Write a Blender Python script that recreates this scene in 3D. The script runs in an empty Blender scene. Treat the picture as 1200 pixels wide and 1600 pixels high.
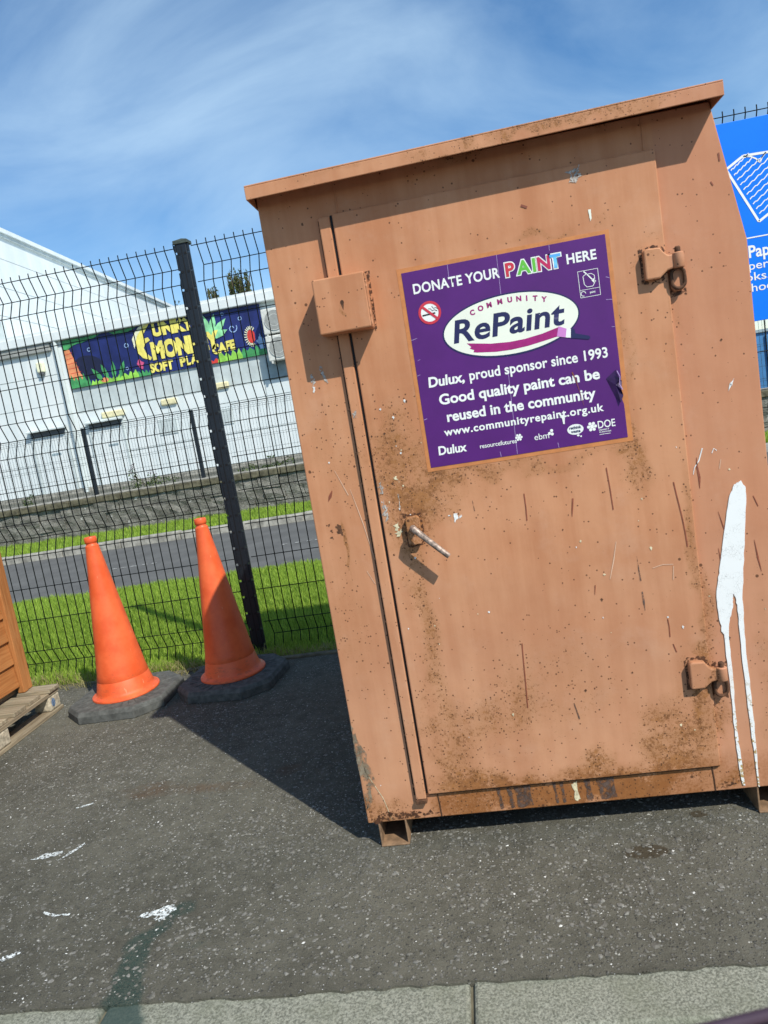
import bpy, bmesh, math, random
import numpy as np
from mathutils import Vector, Matrix

random.seed(7); RNG = np.random.default_rng(7)
S = bpy.context.scene
COL = S.collection

# ------------------------------------------------------------------ camera
cam = bpy.data.cameras.new('camera')
cam_o = bpy.data.objects.new('camera', cam); COL.objects.link(cam_o)
CR = ((0.981256, 0.103677, -0.162444), (-0.145577, -0.153536, -0.977361), (-0.126271, 0.982689, -0.135565))
CP = (0.464079, -2.020323, 1.301148)
mw = Matrix(((CR[0][0], -CR[1][0], -CR[2][0], CP[0]),
             (CR[0][1], -CR[1][1], -CR[2][1], CP[1]),
             (CR[0][2], -CR[1][2], -CR[2][2], CP[2]), (0, 0, 0, 1)))
cam_o.matrix_world = mw
cam.sensor_fit = 'VERTICAL'; cam.sensor_height = 36.0; cam.lens = 25.525
cam.clip_start = 0.02; cam.clip_end = 2000
cam.dof.use_dof = True; cam.dof.focus_distance = 3.0; cam.dof.aperture_fstop = 8.5
S.camera = cam_o
S.render.resolution_x = 768; S.render.resolution_y = 1024

# ------------------------------------------------------------------ sky, sun, exposure
SUN_DIR = Vector((0.96, -1.0, 1.45)).normalized()
ELEV = math.asin(SUN_DIR.z); AZ = math.atan2(SUN_DIR.x, SUN_DIR.y)
world = bpy.data.worlds.new('World'); S.world = world; world.use_nodes = True
wn = world.node_tree; wn.nodes.clear()
def wnode(t, **kw):
    n = wn.nodes.new(t)
    for k, v in kw.items(): setattr(n, k, v)
    return n
w_out = wnode('ShaderNodeOutputWorld'); w_bg = wnode('ShaderNodeBackground')
w_sky = wnode('ShaderNodeTexSky', sky_type='NISHITA', sun_disc=False, sun_elevation=ELEV, sun_rotation=AZ,
              air_density=1.0, dust_density=0.2, ozone_density=2.2, altitude=30.0)
w_hsv = wnode('ShaderNodeHueSaturation'); w_hsv.inputs['Saturation'].default_value = 1.24
w_tc = wnode('ShaderNodeTexCoord'); w_map = wnode('ShaderNodeMapping')
w_map.inputs['Rotation'].default_value = (0.15, 0.3, 0.5); w_map.inputs['Scale'].default_value = (1.6, 5.0, 4.2)
w_n = wnode('ShaderNodeTexNoise'); w_n.inputs['Scale'].default_value = 1.1; w_n.inputs['Detail'].default_value = 9
w_n.inputs['Roughness'].default_value = 0.56; w_n.inputs['Distortion'].default_value = 0.6
w_mr = wnode('ShaderNodeMapRange'); w_mr.inputs[1].default_value = 0.32; w_mr.inputs[2].default_value = 0.80
w_mr.inputs[3].default_value = 0.0; w_mr.inputs[4].default_value = 0.62
w_mix = wnode('ShaderNodeMix', data_type='RGBA'); w_mix.inputs[7].default_value = (4.7, 6.3, 7.6, 1)
L = wn.links.new
L(w_tc.outputs['Generated'], w_map.inputs[0]); L(w_map.outputs[0], w_n.inputs['Vector']); L(w_n.outputs[0], w_mr.inputs[0])
L(w_sky.outputs[0], w_hsv.inputs['Color']); L(w_hsv.outputs[0], w_mix.inputs[6]); L(w_mr.outputs[0], w_mix.inputs[0])
L(w_mix.outputs[2], w_bg.inputs[0]); L(w_bg.outputs[0], w_out.inputs[0])
w_bg.inputs[1].default_value = 0.145

sun = bpy.data.lights.new('sun', 'SUN'); sun.energy = 4.9; sun.angle = math.radians(0.53); sun.color = (1.0, 0.95, 0.86)
sun_o = bpy.data.objects.new('sun', sun); COL.objects.link(sun_o)
sun_o.rotation_euler = (-SUN_DIR).to_track_quat('-Z', 'Y').to_euler(); sun_o.location = (4, -5, 8)
S.view_settings.view_transform = 'Standard'; S.view_settings.look = 'None'
S.view_settings.exposure = 0.08; S.view_settings.gamma = 1.0; S.view_settings.use_curve_mapping = False
S.render.engine = 'CYCLES'
S.cycles.use_denoising = True

# ------------------------------------------------------------------ mesh helpers
class MB:
    def __init__(s): s.v = []; s.f = []
    def add(s, vs, fs):
        n = len(s.v); s.v += [tuple(v) for v in vs]; s.f += [tuple(i + n for i in f) for f in fs]; return s
    def box(s, x0, x1, y0, y1, z0, z1):
        return s.add([(x0,y0,z0),(x1,y0,z0),(x1,y1,z0),(x0,y1,z0),(x0,y0,z1),(x1,y0,z1),(x1,y1,z1),(x0,y1,z1)],
                     [(0,3,2,1),(4,5,6,7),(0,1,5,4),(1,2,6,5),(2,3,7,6),(3,0,4,7)])
    def prism_y(s, pts, y0, y1):            # polygon (x,z) counter-clockwise seen from -y
        n = len(pts)
        return s.add([(x, y0, z) for x, z in pts] + [(x, y1, z) for x, z in pts],
                     [tuple(range(n)), tuple(range(2*n-1, n-1, -1))] + [(i, i+n, (i+1) % n + n, (i+1) % n) for i in range(n)])
    def prism_z(s, pts, z0, z1):            # polygon (x,y) counter-clockwise from above
        n = len(pts)
        return s.add([(x, y, z0) for x, y in pts] + [(x, y, z1) for x, y in pts],
                     [tuple(range(n-1, -1, -1)), tuple(range(n, 2*n))] + [(i, (i+1) % n, (i+1) % n + n, i+n) for i in range(n)])
    def flat_y(s, pts, y): return s.add([(x, y, z) for x, z in pts], [tuple(range(len(pts)))])
    def flat_z(s, pts, z): return s.add([(x, y, z) for x, y in pts], [tuple(range(len(pts)))])
    def tube(s, path, r, n=8, cap=True):
        P = [Vector(p) for p in path]; rs = r if isinstance(r, (list, tuple)) else [r]*len(P)
        rings = []; ref = None
        for i, p in enumerate(P):
            d = (P[min(i+1, len(P)-1)] - P[max(i-1, 0)]).normalized()
            if ref is None:
                ref = Vector((0,0,1)) if abs(d.z) < 0.9 else Vector((1,0,0))
            a = d.cross(ref).normalized(); b = d.cross(a).normalized(); ref = a.cross(d)
            rings.append([p + rs[i]*(math.cos(2*math.pi*k/n)*a + math.sin(2*math.pi*k/n)*b) for k in range(n)])
        base = len(s.v)
        for ring in rings: s.v += [tuple(v) for v in ring]
        for i in range(len(P)-1):
            for k in range(n):
                s.f.append((base+i*n+k, base+i*n+(k+1) % n, base+(i+1)*n+(k+1) % n, base+(i+1)*n+k))
        if cap:
            s.f.append(tuple(base+k for k in range(n-1, -1, -1))); e = base+(len(P)-1)*n
            s.f.append(tuple(e+k for k in range(n)))
        return s
    def lathe(s, prof, n=48, c=(0,0,0)):
        base = len(s.v)
        for r, z in prof:
            for k in range(n):
                a = 2*math.pi*k/n; s.v.append((c[0]+r*math.cos(a), c[1]+r*math.sin(a), c[2]+z))
        for i in range(len(prof)-1):
            for k in range(n):
                s.f.append((base+i*n+k, base+i*n+(k+1) % n, base+(i+1)*n+(k+1) % n, base+(i+1)*n+k))
        return s
    def disc_y(s, cx, cz, rx, rz, y, n=40, rot=0.0):
        c, q = math.cos(rot), math.sin(rot)
        return s.flat_y([(cx + rx*math.cos(t)*c - rz*math.sin(t)*q, cz + rx*math.cos(t)*q + rz*math.sin(t)*c)
                         for t in [2*math.pi*k/n for k in range(n)]], y)
    def ring_y(s, cx, cz, r0, r1, y, n=40):
        base = len(s.v)
        for k in range(n):
            t = 2*math.pi*k/n
            s.v += [(cx+r0*math.cos(t), y, cz+r0*math.sin(t)), (cx+r1*math.cos(t), y, cz+r1*math.sin(t))]
        for k in range(n):
            j = (k+1) % n
            s.f.append((base+2*k, base+2*k+1, base+2*j+1, base+2*j))
        return s
    def ribbon_y(s, pts, w, y):             # flat stroke on a plane y = const
        ws = w if isinstance(w, (list, tuple)) else [w]*len(pts); base = len(s.v)
        for i, (x, z) in enumerate(pts):
            a = pts[max(i-1, 0)]; b = pts[min(i+1, len(pts)-1)]
            d = Vector((b[0]-a[0], b[1]-a[1])).normalized(); nx, nz = -d.y*ws[i]/2, d.x*ws[i]/2
            s.v += [(x+nx, y, z+nz), (x-nx, y, z-nz)]
        for i in range(len(pts)-1): s.f.append((base+2*i, base+2*i+1, base+2*i+3, base+2*i+2))
        return s
    def ribbon_z(s, pts, w, z):
        ws = w if isinstance(w, (list, tuple)) else [w]*len(pts); base = len(s.v)
        for i, (x, y) in enumerate(pts):
            a = pts[max(i-1, 0)]; b = pts[min(i+1, len(pts)-1)]
            d = Vector((b[0]-a[0], b[1]-a[1])).normalized(); nx, ny = -d.y*ws[i]/2, d.x*ws[i]/2
            s.v += [(x+nx, y+ny, z), (x-nx, y-ny, z)]
        for i in range(len(pts)-1): s.f.append((base+2*i, base+2*i+1, base+2*i+3, base+2*i+2))
        return s

def mesh_of(name, mb):
    me = bpy.data.meshes.new(name); me.from_pydata(mb.v, [], mb.f); me.update(); return me
def tag(o, label=None, cat=None, group=None, kind=None):
    if label: o['label'] = label
    if cat: o['category'] = cat
    if group: o['group'] = group
    if kind: o['kind'] = kind
    return o
def link(name, me, m, parent=None, bevel=0, smooth=False, **kw):
    o = bpy.data.objects.new(name, me); COL.objects.link(o)
    if m is not None and not me.materials: me.materials.append(m)
    if parent is not None:
        o.parent = parent
        loc = Vector((0,0,0)); p = parent
        if p.type == 'EMPTY': loc = Vector(p.location)
        o.matrix_parent_inverse = Matrix.Translation(-loc)
    if bevel:
        b = o.modifiers.new('bevel', 'BEVEL'); b.width = bevel; b.segments = 2; b.limit_method = 'ANGLE'; b.angle_limit = math.radians(40)
    if smooth:
        for p_ in me.polygons: p_.use_smooth = True
        me.set_sharp_from_angle(angle=math.radians(38))
    return tag(o, **kw)
def obj(name, mb, m, parent=None, **kw): return link(name, mesh_of(name, mb), m, parent, **kw)
def thing(name, loc, label, cat, group=None):
    o = bpy.data.objects.new(name, None); COL.objects.link(o); o.location = loc; o.empty_display_size = 0.1
    return tag(o, label, cat, group)
def dup(o, name, off, parent):
    c = o.copy(); COL.objects.link(c); c.parent = parent; c.location = Vector(o.location) + Vector(off); return c

# ------------------------------------------------------------------ material helpers
class NT:
    def __init__(s, name):
        s.m = bpy.data.materials.new(name); s.m.use_nodes = True; s.t = s.m.node_tree
        s.b = s.t.nodes['Principled BSDF']
    def n(s, t, **kw):
        x = s.t.nodes.new(t)
        for k, v in kw.items(): setattr(x, k, v)
        return x
    def l(s, a, b): s.t.links.new(a, b)
    def put(s, sock, v):
        if isinstance(v, bpy.types.NodeSocket): s.l(v, sock)
        elif v is not None:
            if isinstance(v, (tuple, list)) and len(v) == 3 and sock.type == 'RGBA': v = (*v, 1)
            sock.default_value = v
    def pos(s): return s.n('ShaderNodeNewGeometry').outputs['Position']
    def map(s, v, scale=(1,1,1), loc=(0,0,0), rot=(0,0,0)):
        x = s.n('ShaderNodeMapping'); s.l(v, x.inputs[0]); x.inputs['Scale'].default_value = scale
        x.inputs['Location'].default_value = loc; x.inputs['Rotation'].default_value = rot; return x.outputs[0]
    def noise(s, v, scale, detail=3, rough=0.55, dist=0.0):
        x = s.n('ShaderNodeTexNoise'); s.l(v, x.inputs['Vector']); x.inputs['Scale'].default_value = scale
        x.inputs['Detail'].default_value = detail; x.inputs['Roughness'].default_value = rough; x.inputs['Distortion'].default_value = dist
        return x.outputs[0]
    def vor(s, v, scale, feature='F1'):
        x = s.n('ShaderNodeTexVoronoi', feature=feature); s.l(v, x.inputs['Vector']); x.inputs['Scale'].default_value = scale; return x
    def mr(s, v, a, b, c=0.0, d=1.0, smooth=True):
        x = s.n('ShaderNodeMapRange'); x.interpolation_type = 'SMOOTHSTEP' if smooth else 'LINEAR'
        s.put(x.inputs[0], v)
        for i, q in enumerate((a, b, c, d)): x.inputs[i+1].default_value = q
        return x.outputs[0]
    def mth(s, op, a, b=None, clamp=False):
        x = s.n('ShaderNodeMath', operation=op); x.use_clamp = clamp; s.put(x.inputs[0], a)
        if b is not None: s.put(x.inputs[1], b)
        return x.outputs[0]
    def mix(s, f, a, b, mode='MIX'):
        x = s.n('ShaderNodeMix', data_type='RGBA', blend_type=mode); s.put(x.inputs[0], f); s.put(x.inputs[6], a); s.put(x.inputs[7], b); return x.outputs[2]
    def sep(s, v):
        x = s.n('ShaderNodeSeparateXYZ'); s.l(v, x.inputs[0]); return x.outputs
    def blob(s, v, c, r):
        x = s.n('ShaderNodeVectorMath', operation='SUBTRACT'); s.l(v, x.inputs[0]); x.inputs[1].default_value = c
        y = s.n('ShaderNodeVectorMath', operation='MULTIPLY'); s.l(x.outputs[0], y.inputs[0]); y.inputs[1].default_value = tuple(1.0/q if q else 0.0 for q in r)
        z = s.n('ShaderNodeVectorMath', operation='LENGTH'); s.l(y.outputs[0], z.inputs[0])
        return s.mr(z.outputs['Value'], 0.25, 1.0, 1.0, 0.0)
    def blobs(s, v, lst):
        tot = None
        for c, r, k in lst:
            q = s.mth('MULTIPLY', s.blob(v, c, r), k)
            tot = q if tot is None else s.mth('ADD', tot, q)
        return tot
    def bump(s, h, strength=0.3, dist=0.01):
        x = s.n('ShaderNodeBump'); s.l(h, x.inputs['Height']); x.inputs['Strength'].default_value = strength; x.inputs['Distance'].default_value = dist
        s.l(x.outputs[0], s.b.inputs['Normal'])
    def done(s, color=None, rough=None, spec=None, metal=None):
        s.put(s.b.inputs['Base Color'], color); s.put(s.b.inputs['Roughness'], rough)
        if spec is not None: s.b.inputs['Specular IOR Level'].default_value = spec
        if metal is not None: s.b.inputs['Metallic'].default_value = metal
        return s.m

def plain(name, col, rough=0.6, spec=0.4, var=0.12, scale=14, bump=0.0, bscale=60, metal=0.0):
    k = NT(name); p = k.pos(); n = k.noise(p, scale, 5, 0.6)
    c = k.mix(k.mr(n, 0.3, 0.7), tuple(q*(1-var) for q in col), tuple(min(1, q*(1+var)) for q in col))
    if bump: k.bump(k.noise(p, bscale, 4, 0.6), bump, 0.004)
    return k.done(c, rough, spec, metal)

def make_bank_paint():
    k = NT('weathered_terracotta_paint'); p = k.pos()
    sx = k.noise(k.map(p, (22, 22, 2.2)), 1.0, 4, 0.6)
    big = k.noise(p, 2.6, 5, 0.6)
    f = k.mth('ADD', k.mth('MULTIPLY', sx, 0.4), k.mth('MULTIPLY', big, 0.6))
    base = k.mix(k.mr(f, 0.36, 0.64), (0.450, 0.188, 0.086), (0.555, 0.268, 0.138))
    base = k.mix(k.mr(k.sep(p)[0], 1.034, 1.038, 0, 0.5), base, (0.485, 0.215, 0.120))
    BL = [((.27,0,1.14),(.15,0,.30),.95), ((.37,0,1.05),(.25,0,.09),.6), ((.60,0,1.095),(.40,0,.05),.7), ((.89,0,1.07),(.07,0,.16),.95),
          ((.275,0,.70),(.055,0,.30),.9), ((.28,0,.33),(.13,0,.28),.80), ((.45,0,.38),(.16,0,.18),.55), ((.62,0,.175),(.60,0,.075),1.1),
          ((.62,0,.115),(.55,0,.085),1.7), ((.93,0,.27),(.17,0,.17),1.0), ((1.03,0,.70),(.03,0,.60),.8), ((.62,0,.45),(.30,0,.25),.42),
          ((.77,0,1.672),(.20,0,.03),.8), ((.10,0,1.18),(.12,0,.25),.42), ((.06,0,.11),(.22,0,.075),1.0), ((.0,0,.26),(.05,0,.2),.6),
          ((1.08,0,.105),(.10,0,.05),.9), ((.75,0,1.925),(.50,0,.05),1.0), ((.2,0,1.925),(.25,0,.03),.5), ((1.2,0,.40),(.06,0,.45),.5), ((.90,0,1.35),(.03,0,.3),.7),
          ((1.0,0,1.585),(.06,0,.07),.4), ((.29,0,.96),(.12,0,.12),.7), ((1.0,0,.45),(.08,0,.12),.45), ((.05,0,.72),(.10,0,.35),.4), ((1.057,0,1.43),(.018,0,.09),.6), ((1.06,0,.32),(.022,0,.14),.8), ((.074,0,.93),(.012,0,.10),1.0), ((.196,0,1.55),(.006,0,.04),.8), ((1.0,0,.36),(.03,0,.08),.7)]
    wn_ = k.n('ShaderNodeTexNoise'); k.l(p, wn_.inputs['Vector']); wn_.inputs['Scale'].default_value = 7.0; wn_.inputs['Detail'].default_value = 5
    ws_ = k.n('ShaderNodeVectorMath', operation='SUBTRACT'); k.l(wn_.outputs['Color'], ws_.inputs[0]); ws_.inputs[1].default_value = (.5, .5, .5)
    wm_ = k.n('ShaderNodeVectorMath', operation='MULTIPLY'); k.l(ws_.outputs[0], wm_.inputs[0]); wm_.inputs[1].default_value = (.16, 0, .30)
    wa_ = k.n('ShaderNodeVectorMath', operation='ADD'); k.l(p, wa_.inputs[0]); k.l(wm_.outputs[0], wa_.inputs[1])
    B = k.blobs(wa_.outputs[0], BL)
    fine = k.noise(p, 120, 7, 0.75)
    mid = k.noise(p, 14, 6, 0.65)
    zz = k.sep(p)
    # chalky fading
    chalk = k.mth('ADD', k.mr(k.noise(p, 6.5, 6, 0.7), 0.50, 0.75, 0, 0.22), k.mr(k.mth('ADD', zz[2], k.mth('MULTIPLY', k.noise(p, 3, 4), 0.5)), 1.35, 0.6, 0.0, 0.20))
    base = k.mix(chalk, base, (0.60, 0.37, 0.25))
    c = k.mix(k.mth('MULTIPLY', k.mr(B, 0.0, 1.3), k.mr(mid, 0.3, 0.65, 0.2, 0.72)), base, (0.325, 0.150, 0.056))
    t = k.mth('ADD', k.mth('ADD', k.mth('MULTIPLY', fine, 0.82), k.mth('MULTIPLY', mid, 0.18)), k.mth('MULTIPLY', B, 0.16))
    rust = k.mr(t, 0.625, 0.74)
    rcol = k.mix(k.mr(k.noise(p, 40, 5, 0.7), 0.35, 0.65), (0.150, 0.058, 0.018), (0.34, 0.145, 0.045))
    c = k.mix(k.mth('MULTIPLY', rust, 0.82), c, rcol)
    sill = k.mth('MULTIPLY', k.mr(zz[2], 0.166, 0.160), k.mth('MULTIPLY', k.mr(zz[0], 0.19, 0.24), k.mr(zz[0], 1.03, 0.96)))
    edge = k.mth('MULTIPLY', k.mr(zz[2], 0.22, 0.165, 0, 0.6), k.mr(zz[0], 0.24, 0.36))
    c = k.mix(k.mth('MULTIPLY', k.mth('MAXIMUM', sill, edge), k.mr(k.mth('ADD', k.mth('MULTIPLY', mid, 0.5), k.mth('MULTIPLY', fine, 0.5)), 0.36, 0.6, 0.1, 0.85)), c, (0.265, 0.098, 0.028))
    # pits: small dark rust spots, denser where it rusts
    for sc, r0, thr in ((170, 0.30, 0.968), (70, 0.24, 0.992)):
        v = k.vor(p, sc); d = v.outputs['Distance']
        cs = k.n('ShaderNodeSeparateColor'); k.l(v.outputs['Color'], cs.inputs[0])
        gate = k.mth('GREATER_THAN', k.mth('ADD', cs.outputs[0], k.mth('MULTIPLY', B, 0.27 if sc > 100 else 0.035)), thr)
        rr = k.mth('MULTIPLY', k.mth('ADD', cs.outputs[1], 0.4), r0)
        dot = k.mth('MULTIPLY', k.mth('LESS_THAN', d, rr), gate)
        c = k.mix(k.mth('MULTIPLY', dot, 0.85), c, (0.085, 0.036, 0.016))
    h = k.mth('SUBTRACT', k.mth('ADD', k.mth('MULTIPLY', k.noise(p, 3.2, 2), 3.5), k.mth('MULTIPLY', k.noise(p, 11, 3), 0.6)), k.mth('MULTIPLY', rust, 0.22))
    k.bump(h, 0.30, 0.006)
    return k.done(c, k.mr(fine, 0.3, 0.7, 0.5, 0.72), 0.28)

SPILL = [((-.525,-.21,0),(.06,.06,0),1.0), ((-.56,-.27,0),(.05,.07,0),.9), ((-.60,-.35,0),(.07,.09,0),1.1), ((-.58,-.44,0),(.07,.09,0),1.1),
         ((-.56,-.53,0),(.085,.10,0),1.2), ((-.53,-.62,0),(.10,.10,0),1.2), ((-.45,-.36,0),(.10,.035,0),.55), ((-.67,-.29,0),(.05,.03,0),.6)]
def spill(k, p):
    n = k.noise(p, 22, 5, 0.65)
    return k.mr(k.mth('MULTIPLY', k.blobs(p, SPILL), k.mth('ADD', k.mth('MULTIPLY', n, 1.7), 0.0)), 0.30, 0.95)

def make_tarmac():
    k = NT('tarmac'); p = k.pos()
    big = k.noise(p, 1.3, 6, 0.65); grit = k.noise(p, 300, 5, 0.8); mid = k.noise(p, 17, 6, 0.7)
    f = k.mth('ADD', k.mth('MULTIPLY', big, 0.32), k.mth('ADD', k.mth('MULTIPLY', mid, 0.26), k.mth('MULTIPLY', grit, 0.42)))
    c = k.mix(k.mr(f, 0.36, 0.64), (0.060, 0.058, 0.045), (0.164, 0.157, 0.123))
    v = k.vor(p, 120); cs = k.n('ShaderNodeSeparateColor'); k.l(v.outputs['Color'], cs.inputs[0])
    chip = k.mth('MULTIPLY', k.mr(v.outputs['Distance'], 0.28, 0.42, 1, 0), k.mr(k.mth('ADD', cs.outputs[0], k.mth('MULTIPLY', k.noise(p, 3, 4), 0.5)), 0.55, 1.0))
    chipc = k.mix(cs.outputs[1], (0.055, 0.056, 0.053), (0.27, 0.268, 0.24))
    c = k.mix(k.mth('MULTIPLY', chip, 0.75), c, chipc)
    v2 = k.vor(p, 150); cs2 = k.n('ShaderNodeSeparateColor'); k.l(v2.outputs['Color'], cs2.inputs[0])
    fl = k.mth('MULTIPLY', k.mth('LESS_THAN', v2.outputs['Distance'], 0.25), k.mth('GREATER_THAN', k.mth('ADD', cs2.outputs[0], k.mth('MULTIPLY', k.noise(p, 4, 3), 0.10)), 1.005))
    c = k.mix(fl, c, (0.55, 0.55, 0.52))
    rs = k.mr(k.mth('MULTIPLY', k.blobs(p, [((-.93,.50,0),(.30,.12,0),.9), ((-.62,.47,0),(.25,.08,0),.8), ((-.40,.55,0),(.10,.10,0),.9), ((-.25,1.30,0),(.16,.06,0),.7)]), k.noise(p, 9, 5, 0.7)), 0.2, 0.7, 0, 0.55)
    c = k.mix(rs, c, (0.115, 0.066, 0.036))
    pud = k.mr(k.mth('MULTIPLY', k.blobs(p, [((.785,-.132,0),(.085,.045,0),1.2), ((.97,.02,0),(.05,.03,0),.7)]), k.mth('ADD', k.noise(p, 30, 4), 0.4)), 0.35, 0.5)
    c = k.mix(k.mth('MULTIPLY', pud, 0.8), c, (0.060, 0.047, 0.028))
    sp = spill(k, p)
    c = k.mix(k.mth('MULTIPLY', sp, k.mr(grit, 0.35, 0.65, 0.95, 0.35)), c, (0.022, 0.056, 0.046))
    h = k.mth('ADD', k.mth('MULTIPLY', grit, 0.5), k.mth('ADD', k.mth('MULTIPLY', mid, 0.6), k.mth('MULTIPLY', chip, 0.5)))
    k.bump(h, 1.0, 0.007)
    return k.done(c, k.mth('SUBTRACT', 0.95, k.mth('MULTIPLY', k.mth('MAXIMUM', sp, pud), 0.22)), 0.12)

def make_kerb():
    k = NT('kerb_concrete'); p = k.pos()
    g = k.noise(p, 170, 4, 0.75); b = k.noise(p, 5, 5, 0.7)
    c = k.mix(k.mr(g, 0.36, 0.64), (0.118, 0.122, 0.094), (0.325, 0.33, 0.265))
    c = k.mix(k.mr(b, 0.40, 0.7, 0, 0.45), c, (0.155, 0.165, 0.11))
    c = k.mix(k.mth('MULTIPLY', spill(k, p), 0.85), c, (0.03, 0.058, 0.052))
    k.bump(k.mth('ADD', g, k.noise(p, 40, 4)), 0.6, 0.004)
    return k.done(c, 0.88, 0.25)

def make_grass(name, dark, light):
    k = NT(name); a = k.n('ShaderNodeAttribute', attribute_name='rnd'); p = k.pos()
    f = k.mth('ADD', k.mth('MULTIPLY', a.outputs['Fac'], 0.75), k.mth('MULTIPLY', k.noise(p, 2.2, 4), 0.35))
    c = k.mix(k.mr(f, 0.1, 0.95, smooth=False), dark, light)
    k.b.inputs['Subsurface Weight'].default_value = 0.0
    k.done(c, 0.55, 0.3)
    tr = k.n('ShaderNodeBsdfTranslucent'); k.l(c, tr.inputs[0]); mx = k.n('ShaderNodeMixShader'); mx.inputs[0].default_value = 0.4
    k.l(k.b.outputs[0], mx.inputs[1]); k.l(tr.outputs[0], mx.inputs[2]); k.l(mx.outputs[0], k.t.nodes['Material Output'].inputs[0])
    return k.m

def make_wood(name, c0, c1, axis='y', sc=1.0):
    k = NT(name); p = k.pos()
    stretch = {'x': (3, 60, 60), 'y': (60, 3, 60), 'z': (60, 60, 3)}[axis]
    n = k.noise(k.map(p, tuple(q*sc for q in stretch)), 1.0, 5, 0.65, 0.8)
    oi = k.n('ShaderNodeObjectInfo'); r = oi.outputs['Random']
    c = k.mix(k.mr(n, 0.3, 0.7), c0, c1)
    c = k.mix(k.mth('MULTIPLY', r, 0.35), c, tuple(q*0.6 for q in c0))
    k.bump(n, 0.25, 0.003)
    return k.done(c, 0.7, 0.3)

M = {}
M['bank'] = make_bank_paint(); M['tarmac'] = make_tarmac(); M['kerb'] = make_kerb()
M['bank_dark'] = plain('rusty_underside', (0.12, 0.06, 0.035), 0.8)
M['rust'] = plain('dark_rust', (0.10, 0.045, 0.022), 0.85, var=0.4, scale=70)
M['steel_worn'] = plain('worn_handle_steel', (0.33, 0.25, 0.20), 0.5, var=0.55, scale=95, metal=0.25)
M['backing'] = plain('poster_border_orange', (0.52, 0.20, 0.065), 0.6, var=0.1, scale=40)
M['purple'] = plain('poster_purple', (0.085, 0.011, 0.150), 0.42, 0.4, var=0.08, scale=9)
M['purple_dk'] = plain('torn_purple', (0.028, 0.006, 0.060), 0.4, 0.4, var=0.3, scale=40)
M['white'] = plain('print_white', (0.80, 0.82, 0.78), 0.45, var=0.03)
M['cream'] = plain('print_cream', (0.80, 0.83, 0.70), 0.45, var=0.03)
M['navy'] = plain('print_navy', (0.016, 0.018, 0.085), 0.45, var=0.05)
M['magenta'] = plain('print_magenta', (0.33, 0.012, 0.16), 0.45, var=0.12, scale=60)
M['p_red'] = plain('print_red', (0.55, 0.035, 0.06), 0.45, var=0.05)
M['p_crim'] = plain('print_crimson', (0.50, 0.02, 0.10), 0.45, var=0.05)
M['p_green'] = plain('print_green', (0.12, 0.48, 0.05), 0.45, var=0.05)
M['p_blue'] = plain('print_sky', (0.10, 0.40, 0.78), 0.45, var=0.05)
M['p_pink'] = plain('print_pink', (0.58, 0.22, 0.55), 0.45, var=0.05)
M['p_black'] = plain('print_black', (0.012, 0.012, 0.012), 0.5, var=0.05)
M['crease'] = plain('poster_crease', (0.38, 0.28, 0.50), 0.5, var=0.2, scale=80)
def cracked_white():
    k = NT('dried_white_paint'); p = k.pos()
    v = k.vor(k.map(p, (1.6, 1, 0.7)), 130, 'DISTANCE_TO_EDGE')
    cr = k.mr(v.outputs['Distance'], 0.0, 0.05, 0.7, 0)
    n = k.noise(p, 60, 4, 0.7)
    gate = k.mr(k.noise(p, 25, 4), 0.45, 0.6)
    c = k.mix(k.mth('MULTIPLY', cr, gate), (0.80, 0.82, 0.80), (0.30, 0.30, 0.27))
    lo = k.mr(k.sep(p)[2], 0.50, 0.20, 0, 1); fl = k.mth('MULTIPLY', lo, k.mth('GREATER_THAN', n, 0.55))
    c = k.mix(fl, c, (0.42, 0.30, 0.13))
    return k.done(c, 0.5, 0.4)
M['drip'] = cracked_white()
def worn(name, col, thr=0.5, scale=90, soft=0.06, rough=0.7, var=0.3):
    k = NT(name); p = k.pos(); n = k.noise(p, scale, 5, 0.65)
    c = k.mix(k.mr(k.noise(p, scale*.6, 3), 0.3, 0.7), tuple(q*(1-var) for q in col), tuple(min(1, q*(1+var)) for q in col))
    k.done(c, rough, 0.3)
    tr = k.n('ShaderNodeBsdfTransparent'); mx = k.n('ShaderNodeMixShader'); k.l(k.mr(n, thr-soft, thr+soft), mx.inputs[0])
    k.l(tr.outputs[0], mx.inputs[1]); k.l(k.b.outputs[0], mx.inputs[2]); k.l(mx.outputs[0], k.t.nodes['Material Output'].inputs[0])
    return k.m
M['ground_paint'] = worn('worn_white_ground_paint', (0.62, 0.66, 0.64), 0.48, 130, 0.03)
M['fleck'] = plain('paint_fleck_white', (0.72, 0.73, 0.70), 0.6, var=0.15, scale=90)
M['fleck_grey'] = worn('paint_smear_grey', (0.42, 0.39, 0.35), 0.47, 160)
M['fleck_cream'] = plain('paint_fleck_cream', (0.62, 0.55, 0.36), 0.6, var=0.3, scale=90)
M['fleck_brown'] = plain('paint_run_redbrown', (0.24, 0.070, 0.036), 0.6, var=0.2, scale=60)
M['scratch'] = plain('pale_scratch', (0.66, 0.44, 0.30), 0.6, var=0.1)
M['stain_grey'] = worn('run_stain_grey', (0.10, 0.068, 0.055), 0.47, 70, 0.16)
M['scuff'] = worn('grey_green_scuff', (0.26, 0.215, 0.15), 0.5, 34, 0.12)
M['rust_patch'] = worn('flaking_rust', (0.085, 0.036, 0.018), 0.5, 75, 0.05)
M['strip_line'] = worn('dark_edge_line', (0.045, 0.022, 0.014), 0.40, 60, 0.10)
M['skid'] = plain('skid_brown', (0.22, 0.135, 0.075), 0.8, var=0.35, scale=30)
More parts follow.
